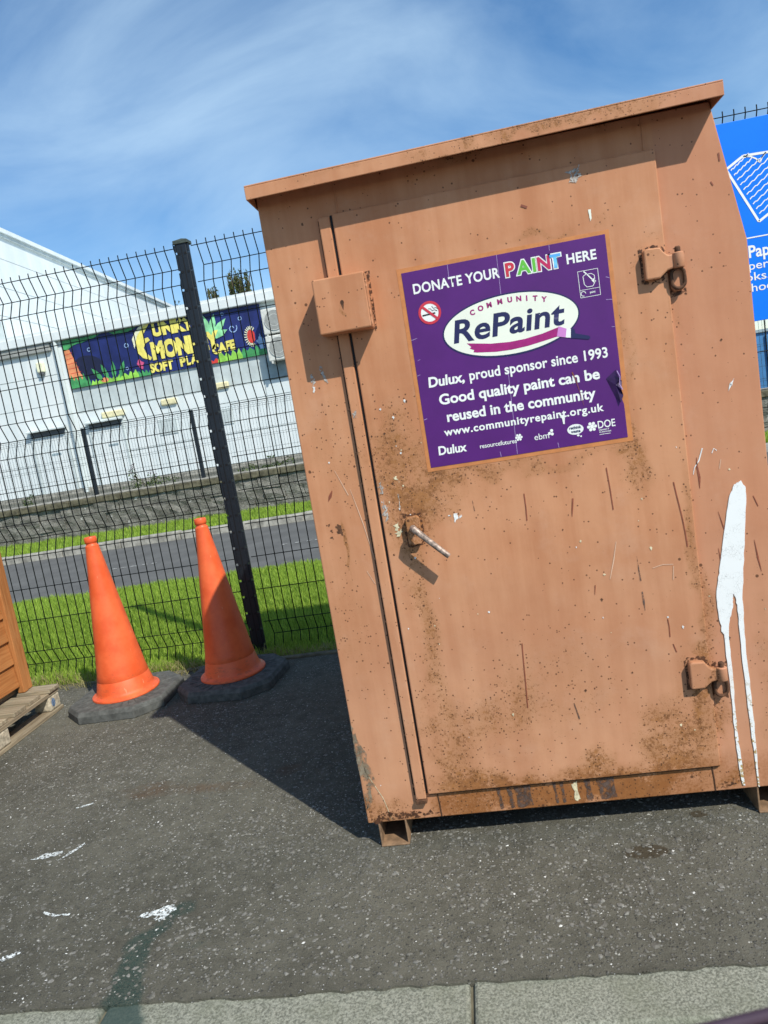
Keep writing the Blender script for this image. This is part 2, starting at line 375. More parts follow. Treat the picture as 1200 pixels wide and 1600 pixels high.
def make_cone():
    k = NT('orange_plastic'); p = k.pos(); n = k.noise(p, 7, 5, 0.65)
    c = k.mix(k.mr(n, 0.3, 0.7), (0.68, 0.095, 0.026), (0.82, 0.150, 0.045))
    g = k.mr(k.mth('ADD', k.noise(k.map(p, (9, 9, 26)), 3.0, 6, 0.75), k.mr(k.sep(p)[2], 0.30, 0.05, 0, 0.12)), 0.60, 0.78, 0, 0.55)
    c = k.mix(g, c, (0.30, 0.075, 0.035))
    sc = k.mr(k.noise(k.map(p, (60, 60, 9), rot=(0.3, 0.5, 0)), 1.0, 3, 0.5), 0.70, 0.74, 0, 0.45)
    c = k.mix(sc, c, (0.80, 0.34, 0.20))
    k.bump(n, 0.08, 0.004)
    return k.done(c, k.mr(n, 0.3, 0.7, 0.38, 0.58), 0.4)
M['cone'] = make_cone()
M['rubber'] = plain('recycled_rubber', (0.088, 0.091, 0.084), 0.9, 0.2, var=0.3, scale=30, bump=0.2, bscale=160)
M['fence'] = plain('fence_black_green', (0.003, 0.005, 0.005), 0.6, 0.15, var=0.2)
M['post'] = plain('post_navy_black', (0.008, 0.012, 0.018), 0.45, 0.45, var=0.25, scale=6)
M['clip'] = plain('clip_and_gap_shade_black', (0.004, 0.004, 0.005), 0.6)
M['capm'] = plain('post_cap_faded', (0.050, 0.066, 0.056), 0.7, var=0.3, scale=50)
M['sign_blue'] = plain('sign_blue', (0.001, 0.185, 0.90), 0.5, 0.2, var=0.04, scale=4)
M['grass'] = make_grass('verge_grass_blades', (0.125, 0.225, 0.026), (0.46, 0.63, 0.090))
M['grass_dry'] = make_grass('dry_grass_blades', (0.20, 0.19, 0.06), (0.42, 0.38, 0.17))
M['soil'] = plain('grass_thatch', (0.13, 0.18, 0.035), 0.95, 0.1, var=0.45, scale=18)
M['road'] = plain('road_asphalt', (0.112, 0.112, 0.106), 0.85, 0.25, var=0.14, scale=2.4, bump=0.4, bscale=120)
M['ground'] = plain('ground_earth', (0.12, 0.12, 0.10), 0.95, 0.1, var=0.2, scale=0.6)
M['conc'] = plain('pale_concrete', (0.30, 0.29, 0.25), 0.9, 0.2, var=0.35, scale=9, bump=0.5, bscale=60)
M['conc_dk'] = plain('dark_olive_concrete', (0.115, 0.105, 0.070), 0.9, 0.2, var=0.45, scale=12, bump=0.5, bscale=60)
def make_stone():
    k = NT('wall_stone'); p = k.pos()
    r = k.n('ShaderNodeObjectInfo').outputs['Random']
    n = k.noise(p, 6, 7, 0.72); f = k.noise(p, 45, 5, 0.7)
    c = k.mix(k.mr(k.mth('ADD', k.mth('MULTIPLY', n, 0.7), k.mth('MULTIPLY', f, 0.3)), 0.38, 0.64), (0.135, 0.130, 0.112), (0.33, 0.32, 0.28))
    c = k.mix(k.mth('MULTIPLY', r, 0.45), c, (0.15, 0.145, 0.125))
    wv = k.mr(k.noise(p, 11, 3), 0.66, 0.72); c = k.mix(wv, c, (0.55, 0.54, 0.50))
    k.bump(k.mth('ADD', n, f), 0.9, 0.03)
    return k.done(c, 0.92, 0.15)
M['stone'] = make_stone()
def make_clad():
    k = NT('white_cladding'); p = k.pos()
    n = k.noise(k.map(p, (1.2, 1.2, 0.35)), 1.6, 6, 0.7)
    c = k.mix(k.mr(n, 0.35, 0.7), (0.64, 0.70, 0.70), (0.74, 0.78, 0.77))
    return k.done(c, 0.55, 0.3)
M['clad'] = make_clad()
M['clad_grey'] = plain('grey_render', (0.50, 0.56, 0.555), 0.8, var=0.12, scale=2.5)
M['clad_blue'] = plain('greyblue_panel', (0.24, 0.31, 0.34), 0.7, var=0.25, scale=3)
M['dark'] = plain('dark_shade_and_trim', (0.10, 0.11, 0.12), 0.8)
M['pale_yel'] = plain('lamp_housing_cream', (0.72, 0.66, 0.40), 0.5)
M['b_navy'] = plain('mural_navy', (0.014, 0.024, 0.135), 0.5, var=0.35, scale=1.6)
M['b_dark'] = plain('mural_dark', (0.010, 0.013, 0.045), 0.5)
M['b_yel'] = plain('mural_yellow', (0.82, 0.72, 0.16), 0.5, var=0.15, scale=5)
M['b_cream'] = plain('mural_cream', (0.78, 0.78, 0.55), 0.5)
M['b_leaf'] = plain('mural_leaf', (0.27, 0.66, 0.33), 0.5, var=0.25, scale=6)
M['b_green'] = plain('mural_green', (0.06, 0.30, 0.10), 0.5, var=0.35, scale=4)
M['b_lime'] = plain('mural_lime', (0.28, 0.60, 0.08), 0.5, var=0.3, scale=5)
M['b_org'] = plain('mural_orange', (0.72, 0.27, 0.12), 0.5, var=0.2, scale=5)
M['b_red'] = plain('mural_red', (0.62, 0.05, 0.035), 0.5)
M['b_pink'] = plain('mural_pink', (0.60, 0.09, 0.22), 0.5)
M['b_sky'] = plain('mural_paleblue', (0.33, 0.50, 0.78), 0.5, var=0.2, scale=5)
M['ac'] = plain('ac_casing', (0.62, 0.63, 0.58), 0.6)
M['ac_dk'] = plain('ac_grille_and_eave_shade', (0.30, 0.31, 0.29), 0.6)
M['leaf'] = make_grass('weed_leaves', (0.045, 0.085, 0.02), (0.16, 0.22, 0.06))
M['leaf_p'] = make_grass('weed_flowers', (0.20, 0.09, 0.14), (0.38, 0.20, 0.28))
M['leaf_t'] = make_grass('conifer_leaves', (0.040, 0.060, 0.018), (0.13, 0.14, 0.045))
M['bark'] = plain('bark', (0.10, 0.075, 0.05), 0.9, 0.1, var=0.3, scale=30)
M['timber'] = make_wood('orange_timber', (0.36, 0.125, 0.032), (0.56, 0.245, 0.080), 'y')
M['timber_v'] = make_wood('orange_timber_upright', (0.36, 0.125, 0.032), (0.56, 0.25, 0.085), 'z')
M['pallet_x'] = make_wood('pallet_board', (0.20, 0.16, 0.105), (0.44, 0.38, 0.26), 'x')
M['pallet_y'] = make_wood('pallet_bearer', (0.17, 0.13, 0.085), (0.36, 0.30, 0.20), 'y')
M['pallet_b'] = plain('pallet_chipblock', (0.42, 0.37, 0.27), 0.9, var=0.4, scale=45)
M['st_dark'] = plain('aggregate_dark', (0.120, 0.116, 0.098), 0.75, 0.3, var=0.35, scale=120)
M['st_mid'] = plain('aggregate_grey', (0.182, 0.177, 0.155), 0.8, 0.3, var=0.35, scale=120)
M['st_pale'] = plain('aggregate_pale', (0.30, 0.295, 0.26), 0.8, 0.3, var=0.35, scale=120)
M['st_white'] = plain('white_chip', (0.62, 0.62, 0.58), 0.7, 0.3, var=0.2, scale=120)
M['car_trim'] = plain('car_door_trim_black', (0.007, 0.009, 0.014), 0.4, 0.5)
M['car_seal'] = plain('car_window_seal_plum', (0.055, 0.034, 0.050), 0.6, 0.3)
M['road_mark'] = plain('worn_road_paint', (0.34, 0.34, 0.32), 0.9, var=0.4, scale=30)
M['van_blue'] = plain('blue_container_paint', (0.055, 0.20, 0.42), 0.5, var=0.15, scale=2)

# ------------------------------------------------------------------ lettering
def raw_text(s, bold=0.0, shear=0.0, space=1.0):
    cu = bpy.data.curves.new('t', 'FONT'); cu.body = s; cu.size = 1.0; cu.offset = bold; cu.shear = shear; cu.space_character = space
    cu.resolution_u = 4
    o = bpy.data.objects.new('t', cu); COL.objects.link(o)
    dg = bpy.context.evaluated_depsgraph_get(); me = bpy.data.meshes.new_from_object(o.evaluated_get(dg), depsgraph=dg)
    bpy.data.objects.remove(o); bpy.data.curves.remove(cu)
    v = np.empty(len(me.vertices)*3); me.vertices.foreach_get('co', v); v = v.reshape(-1, 3)
    me.materials.clear()
    return me, v
_m, _v = raw_text('H'); CAP = _v[:, 1].max(); bpy.data.meshes.remove(_m)
def text(name, s, x0, x1, zb, cap, y, m, parent, bold=0.0, shear=0.0, space=1.0, z1=None):
    me, v = raw_text(s, bold, shear, space)
    a, b = v[:, 0].min(), v[:, 0].max(); sx = (x1-x0)/(b-a)
    out = np.empty_like(v); f = (v[:, 0]-a)/(b-a)
    out[:, 0] = x0 + (v[:, 0]-a)*sx; out[:, 1] = y
    out[:, 2] = zb + (0 if z1 is None else (z1-zb)*f) + v[:, 1]*cap/CAP
    me.vertices.foreach_set('co', out.ravel()); me.update(); me.name = name
    return link(name, me, m, parent)
def letter(name, ch, cx, cz, cap, rot, y, m, parent, bold=0.0, wide=1.0):
    me, v = raw_text(ch, bold); v[:, 0] -= (v[:, 0].min()+v[:, 0].max())/2; v[:, 1] -= CAP/2; v *= cap/CAP; v[:, 0] *= wide
    c, q = math.cos(rot), math.sin(rot); out = np.empty_like(v)
    out[:, 0] = cx + v[:, 0]*c - v[:, 1]*q; out[:, 1] = y; out[:, 2] = cz + v[:, 0]*q + v[:, 1]*c
    me.vertices.foreach_set('co', out.ravel()); me.update(); me.name = name
    return link(name, me, m, parent)

# ------------------------------------------------------------------ ground, yard, verge, roads
obj('ground', MB().flat_z([(-600,-600),(600,-600),(600,600),(-600,600)], -0.16), M['ground'], kind='structure')
edge = [(-9 + 0.03*i, -0.545 + random.uniform(-0.006, 0.004)) for i in range(int(15/0.03)+1)]
mb = MB(); mb.prism_z(edge + [(6, 1.868), (-9, 1.868)], -0.14, 0.004)
obj('tarmac_yard', mb, M['tarmac'], kind='structure')
obj('service_road', MB().flat_z([(-30,-12),(30,-12),(30,-0.69),(-30,-0.69)], -0.11), M['road'], kind='structure')
kerb = thing('kerb', (0,-0.61,-0.11), None, None); kerb['kind'] = 'structure'
jx = [-4.154+0.89*i for i in range(10)]
for i in range(len(jx)-1):
    obj('kerb_stone', MB().box(jx[i]+0.004, jx[i+1]-0.004, -0.672, -0.530, -0.15, random.uniform(-0.003, 0.0)), M['kerb'], kerb, bevel=0.009)
obj('kerb_joint', MB().box(-4.1, 3.8, -0.668, -0.534, -0.15, -0.012), M['conc_dk'], kerb)
edging = thing('edging_strip', (0,1.885,-0.1), None, None); edging['kind'] = 'structure'
x = -5.0
while x < 5:
    obj('edging_stone', MB().box(x+.003, x+.912, 1.870, 1.915, -0.14, random.uniform(0.006, 0.018)), M['conc_dk'], edging, bevel=0.006); x += 0.915
obj('grass_verge', MB().flat_z([(-30,1.913),(30,1.913),(30,4.68),(-30,4.68)], -0.012), M['soil'], kind='structure')
obj('road', MB().flat_z([(-40,4.62),(40,4.62),(40,7.86),(-40,7.86)], -0.02), M['road'], kind='structure')
mb = MB()
x = -9
while x < 9:
    for j in range(7):
        a = x + j*0.13 + random.uniform(-.02, .02); mb.flat_z([(a,6.04),(a+random.uniform(.02,.09),6.03),(a+.08,6.07),(a+.01,6.085)], -0.014)
    x += 2.4
obj('road_marking', mb, M['road_mark'], kind='structure')
fk = thing('road_kerb', (0,7.9,0), None, None); fk['kind'] = 'structure'
x = -12.0
while x < 12:
    obj('kerb_stone', MB().box(x+.005, x+.91, 7.85, 7.975+random.uniform(-.01,.01), -0.05, 0.092+random.uniform(-.008,.008)), M['conc'], fk, bevel=0.015); x += 0.915
obj('far_verge', MB().flat_z([(-30,7.96),(30,7.96),(30,9.24),(-30,9.24)], 0.075), M['soil'], kind='structure')
obj('terrace', MB().box(-60, 60, 9.32, 90, -0.1, 0.50), M['ground'], kind='structure')

# ------------------------------------------------------------------ grass blades
def blades(name, n, xr, yr, z, h0, h1, w, m, seed, kind='stuff', lean=0.5, label=None, cat=None, edge=None):
    r = np.random.default_rng(seed)
    x = r.uniform(*xr, n); y = r.uniform(*yr, n)
    if edge is not None:
        keep = edge(x, y, r); x, y = x[keep], y[keep]; n = len(x)
    cl = 0.5 + 0.5*np.sin(x*7.3+1.3*np.sin(y*5))*np.sin(y*6.1+x*2)
    h = r.uniform(h0, h1, n)*(0.75+0.5*cl); a = r.uniform(0, 2*np.pi, n); l = r.uniform(0, lean, n)*h; la = r.uniform(0, 2*np.pi, n)
    ww = w*r.uniform(0.6, 1.4, n)
    dx, dy = np.cos(a)*ww/2, np.sin(a)*ww/2; lx, ly = np.cos(la)*l, np.sin(la)*l
    V = np.empty((n, 5, 3))
    V[:,0] = np.stack([x-dx, y-dy, np.full(n, z)], 1); V[:,1] = np.stack([x+dx, y+dy, np.full(n, z)], 1)
    V[:,2] = np.stack([x-dx*.8+lx*.35, y-dy*.8+ly*.35, z+h*.6], 1); V[:,3] = np.stack([x+dx*.8+lx*.35, y+dy*.8+ly*.35, z+h*.6], 1)
    V[:,4] = np.stack([x+lx, y+ly, z+h], 1)
    base = np.arange(n)[:, None]*5
    T = (base[:, :, None] + np.array([[0,1,3],[0,3,2],[2,3,4]])[None]).reshape(-1, 3)
    me = bpy.data.meshes.new(name); me.vertices.add(n*5); me.vertices.foreach_set('co', V.ravel())
    nt = len(T); me.loops.add(nt*3); me.loops.foreach_set('vertex_index', T.ravel().astype(np.int32))
    me.polygons.add(nt); me.polygons.foreach_set('loop_start', np.arange(0, nt*3, 3, dtype=np.int32)); me.update(calc_edges=True); me.shade_flat()
    at = me.attributes.new('rnd', 'FLOAT', 'POINT')
    at.data.foreach_set('value', np.repeat(np.clip(r.normal(0.5, 0.25, n), 0, 1), 5).astype(np.float32))
    return link(name, me, m, label=label, cat=cat, kind=kind)
blades('grass', 190000, (-5.6, 0.8), (1.93, 4.70), -0.012, 0.018, 0.055, 0.0048, M['grass'], 1, label='bright green mown grass on the verge behind the fence', cat='grass')
blades('grass', 22000, (0.8, 6.0), (1.93, 4.70), -0.012, 0.035, 0.075, 0.007, M['grass'], 2, label='green verge grass hidden behind the orange paint bank', cat='grass')
blades('grass', 45000, (-9.5, 8.0), (7.99, 9.23), 0.075, 0.03, 0.08, 0.010, M['grass'], 3, label='narrow strip of green grass below the stone wall', cat='grass')
blades('dry_grass', 4200, (-3.4, 0.2), (1.80, 2.02), 0.0, 0.02, 0.06, 0.0045, M['grass_dry'], 4, lean=1.6, label='straggly dry grass along the edge of the tarmac', cat='grass',
       edge=lambda x, y, r: (y > 1.90) | ((x < -1.15) & (np.sin(x*9)+r.uniform(-1, 1, len(x)) > 0.4)))

# ------------------------------------------------------------------ loose aggregate on the tarmac
ICO = None
def ico():
    global ICO
    if ICO is None:
        bm = bmesh.new(); bmesh.ops.create_icosphere(bm, subdivisions=1, radius=1.0)
        ICO = (np.array([v.co[:] for v in bm.verts]), np.array([[v.index for v in f.verts] for f in bm.faces])); bm.free()
    return ICO
def stones(name, n, m, r0, r1, seed, flat=0.45, mode=0, label=None):
    r = np.random.default_rng(seed); v0, f0 = ico(); nv = len(v0)
    K = n*6
    x = r.uniform(-2.2, 1.75, K); y = r.uniform(-0.53, 1.84, K)
    cx = r.uniform(-2.2, 1.75, 70); cy = r.uniform(-0.55, 1.85, 70); cs = r.uniform(0.06, 0.28, 70); ca = r.uniform(0.3, 1, 70)
    den = np.zeros(K)
    for i in range(70): den += ca[i]*np.exp(-((x-cx[i])**2+((y-cy[i])*1.4)**2)/(2*cs[i]**2))
    if mode == 0: den = den*(0.45+0.55/(1+np.exp(-(x+0.1)*4))) + 0.10     # more loose chippings on the right
    else: den = den*(0.5+0.5/(1+np.exp((x+0.2)*3))) + 0.15
    p = den/den.max(); keep = np.where(r.uniform(0, 1, K) < p*1.3)[0][:n]; x, y = x[keep], y[keep]; n = len(x)
    s = r0 + (r1-r0)*r.beta(1.3, 3.2, n)
    a = r.uniform(0, 2*np.pi, n); ca_, sa = np.cos(a), np.sin(a)
    P = v0[None]*(1+r.uniform(-0.5, 0.35, (n, nv, 1))); P[:, :, 1] *= r.uniform(0.55, 1, (n, 1))
    X = (P[:, :, 0]*ca_[:, None]-P[:, :, 1]*sa[:, None])*s[:, None]+x[:, None]
    Yy = (P[:, :, 0]*sa[:, None]+P[:, :, 1]*ca_[:, None])*s[:, None]+y[:, None]
    Z = P[:, :, 2]*flat*s[:, None]+0.004+s[:, None]*flat*r.uniform(-0.55, 0.15, (n, 1))
    V = np.stack([X, Yy, Z], 2).reshape(-1, 3)
    T = (f0[None]+(np.arange(n)*nv)[:, None, None]).reshape(-1, 3)
    me = bpy.data.meshes.new(name); me.vertices.add(len(V)); me.vertices.foreach_set('co', V.ravel())
    nt = len(T); me.loops.add(nt*3); me.loops.foreach_set('vertex_index', T.ravel().astype(np.int32))
    me.polygons.add(nt); me.polygons.foreach_set('loop_start', np.arange(0, nt*3, 3, dtype=np.int32)); me.update(calc_edges=True); me.shade_flat()
    return link(name, me, m, label=label, cat='gravel', kind='stuff')
stones('gravel', 12000, M['st_dark'], 0.0025, 0.0125, 11, 0.36, 0, 'dark grey stone chippings set in the tarmac')
stones('gravel', 10000, M['st_mid'], 0.0025, 0.0115, 12, 0.36, 0, 'mid grey stone chippings set in the tarmac')
stones('gravel', 2600, M['st_pale'], 0.0015, 0.007, 13, 0.42, 0, 'pale stone chippings scattered over the tarmac')
stones('gravel', 1100, M['st_dark'], 0.005, 0.0150, 15, 0.34, 0, 'larger grey chippings loose on the tarmac')
stones('gravel', 700, M['st_white'], 0.0012, 0.0065, 14, 0.35, 1, 'tiny white chips and paint flakes on the tarmac')

# paint marks on the tarmac
def splat_z(pts, z=0.0065): return MB().flat_z(pts, z)
def jag(pts, amp, seed):
    r = random.Random(seed); out = []
    for i in range(len(pts)):
        a, b = pts[i], pts[(i+1) % len(pts)]
        for t in (0, .25, .5, .75): out.append((a[0]+(b[0]-a[0])*t+r.uniform(-amp, amp), a[1]+(b[1]-a[1])*t+r.uniform(-amp, amp)))
    return out
marks = [('white_paint_smear', jag([(-1.20,.098),(-1.15,.098),(-1.085,.122),(-1.10,.135),(-1.16,.128)], .004, 1), 'long pale smear of dried white paint on the tarmac', 'ground_paint'),
         ('white_paint_smear', jag([(-1.095,.072),(-1.06,.11),(-1.03,.165),(-1.04,.172),(-1.07,.12)], .004, 2), 'thin broken streak of white paint beside the longer smear', 'ground_paint'),
         ('white_paint_smear', jag([(-.978,-.178),(-.93,-.196),(-.883,-.196),(-.884,-.204),(-.935,-.206),(-.978,-.186)], .0015, 3), 'small curved white paint line near the bottom left', 'ground_paint'),
         ('white_paint_smear', jag([(-.655,-.236),(-.63,-.215),(-.565,-.198),(-.548,-.215),(-.575,-.262),(-.595,-.258),(-.60,-.235),(-.635,-.24)], .006, 4), 'arrow-like patch of white paint above the green spill', 'ground_paint'),
         ('white_paint_smear', jag([(-1.01,-.366),(-.95,-.338),(-.94,-.348),(-.985,-.372)], .003, 5), 'white paint flick at the left edge of the tarmac', 'ground_paint'),
         ('white_paint_smear', jag([(-1.215,.420),(-1.155,.445),(-1.15,.438),(-1.20,.414)], .003, 6), 'short white paint dash near the pallet', 'ground_paint')]
for n_, pts, lab, m_ in marks: obj(n_, splat_z(pts), M[m_], label=lab, cat='paint mark')

# ------------------------------------------------------------------ the paint bank (steel container)
D = 1.62; YB0 = -.0008
bank = thing('paint_bank', (0.62, 0.8, 0.0), 'rusty orange steel paint donation container with a door and sloping roof edge', 'container')
bp = [(0,.083),(1.24,.083),(1.24,1.58),(1.180,1.925),(0,1.925)]
obj('body', MB().prism_y(bp, 0, D), M['bank'], bank, bevel=0.003)
roof = MB()
def rz(x, dz): return 1.886 + 0.0125*x/1.18 + max(dz, .009)
rp = [(-.008, rz(0, .0)), (1.188, rz(1.18, .0)), (1.188, rz(1.18, .042)), (-.008, rz(0, .042))]
roof.prism_y([(-.008, rz(0, .0405)), (1.188, rz(1.18, .0405)), (1.188, rz(1.18, .045)), (-.008, rz(0, .045))], -.080, D+.06)
roof.prism_y([(-.008, rz(0,.004)), (1.188, rz(1.18,.006)), (1.188, rz(1.18,.0405)), (-.008, rz(0,.0405))], -.080, -.075)
roof.prism_y([(-.008, rz(0,.004)), (1.188, rz(1.18,.006)), (1.188, rz(1.18,.0405)), (-.008, rz(0,.0405))], D+.055, D+.06)
roof.box(-.008, -.004, -.075, D+.055, rz(0,.004), rz(0,.0405))
roof.box(1.184, 1.188, -.075, D+.055, rz(1.18,.006), rz(1.18,.0405))
obj('roof', roof, M['bank'], bank, bevel=0.0015)
door = obj('door', MB().box(.1975, 1.036, -.012, .002, .164, 1.838), M['bank'], bank, bevel=0.0035)
obj('cover_strip', MB().box(.160, .1905, -.0145, .002, .152, 1.834), M['bank'], bank, bevel=0.003)
obj('door_gap_shade', MB().box(.1910, .1972, -.0060, -.0002, .166, 1.836), M['clip'], bank)  # black strip puts the shade of the door gap into the colour
obj('door_gap_shade', MB().box(.200, 1.034, -.0050, -.0002, .1595, .1638), M['clip'], bank)  # same black shade strip along the bottom gap
obj('strip_line', MB().flat_y(jag([(.1535,.16),(.1598,.16),(.1598,1.83),(.1565,1.83)], .0006, 5), YB0), M['strip_line'], bank)  # ragged dark line along the left edge of the cover strip
obj('strip_foot', MB().box(.158, .192, -.019, .002, .140, .1515), M['rust'], bank, bevel=0.002)
for a, b in (((.213,1.842),(.214,1.92)), ((1.011,1.842),(1.012,1.92)), ((.224,.16),(.227,.086)), ((1.014,.162),(1.018,.086))):
    obj('weld_seam', MB().tube([(a[0],-.0005,a[1]),((a[0]+b[0])/2+.001,-.0005,(a[1]+b[1])/2),(b[0],-.0005,b[1])], .0022, 6), M['rust'] if a[1] < 1 else M['bank'], bank)
# lock box
lb = obj('lock_box', MB().box(.124, .264, -.078, 0, 1.524, 1.667), M['bank'], bank, bevel=0.004)
obj('weld_bead', MB().tube([(.266+random.uniform(-.001,.001),-.004,1.53+.0065*i) for i in range(23)], [.004+random.uniform(-.001,.002) for i in range(23)], 6), M['bank'], lb)
obj('weld_bead', MB().tube([(.265,-.078+.003,1.53+.0065*i) for i in range(21)], [.0025+random.uniform(-.0008,.001) for i in range(21)], 6), M['bank'], lb)
obj('lock_hole', MB().disc_y(.196, 1.598, .005, .006, -.0787, 14).flat_y([(.1915,1.597),(.1945,1.584),(.1965,1.578),(.1985,1.586),(.2005,1.597)], -.0786), M['rust'], lb)
# handle
hp = obj('handle_plate', MB().prism_y([(.263,.922),(.298,.922),(.302,.930),(.303,.996),(.296,1.003),(.268,1.001),(.263,.994)], -.032, -.012), M['bank'], door, bevel=0.003)
obj('handle_lever', MB().tube([(.283,-.03,.966),(.283,-.052,.972),(.286,-.062,.971),(.298,-.064,.959),(.335,-.064,.920),(.370,-.064,.884)], [.010,.010,.0095,.009,.0082,.0078], 12), M['steel_worn'], door, smooth=True)
# hinges
def hinge(zc):
    h = obj('hinge', MB().prism_y([(.975,-.038+zc),(1.010,-.038+zc),(1.020,-.030+zc),(1.030,-.022+zc),(1.050,-.018+zc),(1.052,.016+zc),(1.034,.016+zc),(1.024,.026+zc),(1.016,.038+zc),(.982,.040+zc),(.975,.034+zc)], -.034, -.012), M['bank'], bank, bevel=0.004)
    obj('knuckle', MB().tube([(1.059,-.030,zc-.020),(1.059,-.030,zc-.018),(1.059,-.030,zc+.016),(1.059,-.030,zc+.018)], [.013,.0145,.0145,.012], 16), M['bank'], h, smooth=True)
    obj('hinge_pin', MB().tube([(1.059,-.030,zc+.01),(1.059,-.030,zc+.030),(1.059,-.030,zc+.033)], [.0075,.0075,.005], 12), M['rust'], h, smooth=True)
    ps = []
    for i in range(24):
        t = 2*math.pi*i/24; ps.append((1.057+.0165*math.cos(t), -.020, zc-.047+.0165*math.sin(t)+(.012 if math.sin(t) > 0 else -.006)))
    ps.append(ps[0])
    obj('hinge_bracket', MB().prism_y([(1.040,zc-.066),(1.048,zc-.075),(1.066,zc-.075),(1.075,zc-.066),(1.075,zc-.022),(1.040,zc-.022)], -.014, 0), M['bank'], h, bevel=0.003)
    obj('hinge_loop', MB().tube(ps, .0045, 8, cap=False), M['rust'], h, smooth=True)
hinge(1.557); hinge(.447)
for zc in (1.557, .447):
    obj('grime', MB().flat_y(jag([(.968,zc-.046),(1.016,zc-.046),(1.034,zc-.03),(1.034,zc+.03),(1.018,zc+.048),(.974,zc+.05),(.966,zc+.04)], .003, 3), -.0126), M['rust_patch'], bank)
    obj('grime', MB().flat_y(jag([(1.040,zc-.085),(1.078,zc-.085),(1.082,zc+.02),(1.040,zc+.02)], .004, 4), YB0-.0003), M['rust_patch'], bank)
obj('grime', MB().flat_y(jag([(.256,.912),(.306,.914),(.310,1.008),(.258,1.01)], .004, 6), -.0126), M['rust_patch'], bank)
obj('grime', MB().flat_y(jag([(.264,1.52),(.272,1.52),(.274,1.675),(.16,1.674),(.20,1.668),(.264,1.668)], .002, 7), -.0126), M['rust_patch'], bank)
# skids (open channels)
for x0, x1 in ((.030, .117), (1.130, 1.217)):
    sk = MB(); sk.box(x0, x1, -.004, D, .005, .010); sk.box(x0, x0+.005, 0, D, .010, .083); sk.box(x1-.005, x1, 0, D, .010, .083)
    obj('skid', sk, M['skid'], bank, bevel=0.001)

# paint, scratches and runs on the container: flat marks
YB, YD = -.0012, -.0132
def mark(name, pts, m, y, amp=0.0, seed=0):
    return obj(name, MB().flat_y(jag(pts, amp, seed) if amp else pts, y), M[m], bank)
big = [(1.168,.965),(1.177,.945),(1.178,.925),(1.172,.878),(1.160,.79),(1.149,.703),(1.142,.641),(1.139,.56),(1.138,.484),(1.139,.38),(1.140,.276),(1.139,.18),(1.138,.086),(1.133,.087),(1.131,.18),(1.129,.277),(1.127,.38),(1.125,.486),(1.126,.57),(1.126,.624),(1.122,.652),(1.118,.658),(1.116,.640),(1.114,.620),(1.105,.591),(1.097,.555),(1.095,.48),(1.096,.415),(1.093,.33),(1.093,.243),(1.096,.16),(1.099,.094),(1.092,.095),(1.087,.17),(1.085,.244),(1.086,.33),(1.085,.416),(1.084,.48),(1.083,.547),(1.078,.556),(1.079,.572),(1.074,.60),(1.073,.65),(1.080,.69),(1.090,.73),(1.106,.81),(1.123,.886),(1.135,.93),(1.150,.957),(1.156,.962),(1.160,.960)]
obj('paint_drip', MB().prism_y(jag(big, .0012, 8)[::-1], -.0024, -.0004), M['drip'], bank, label='long white paint drip splitting into two runs')
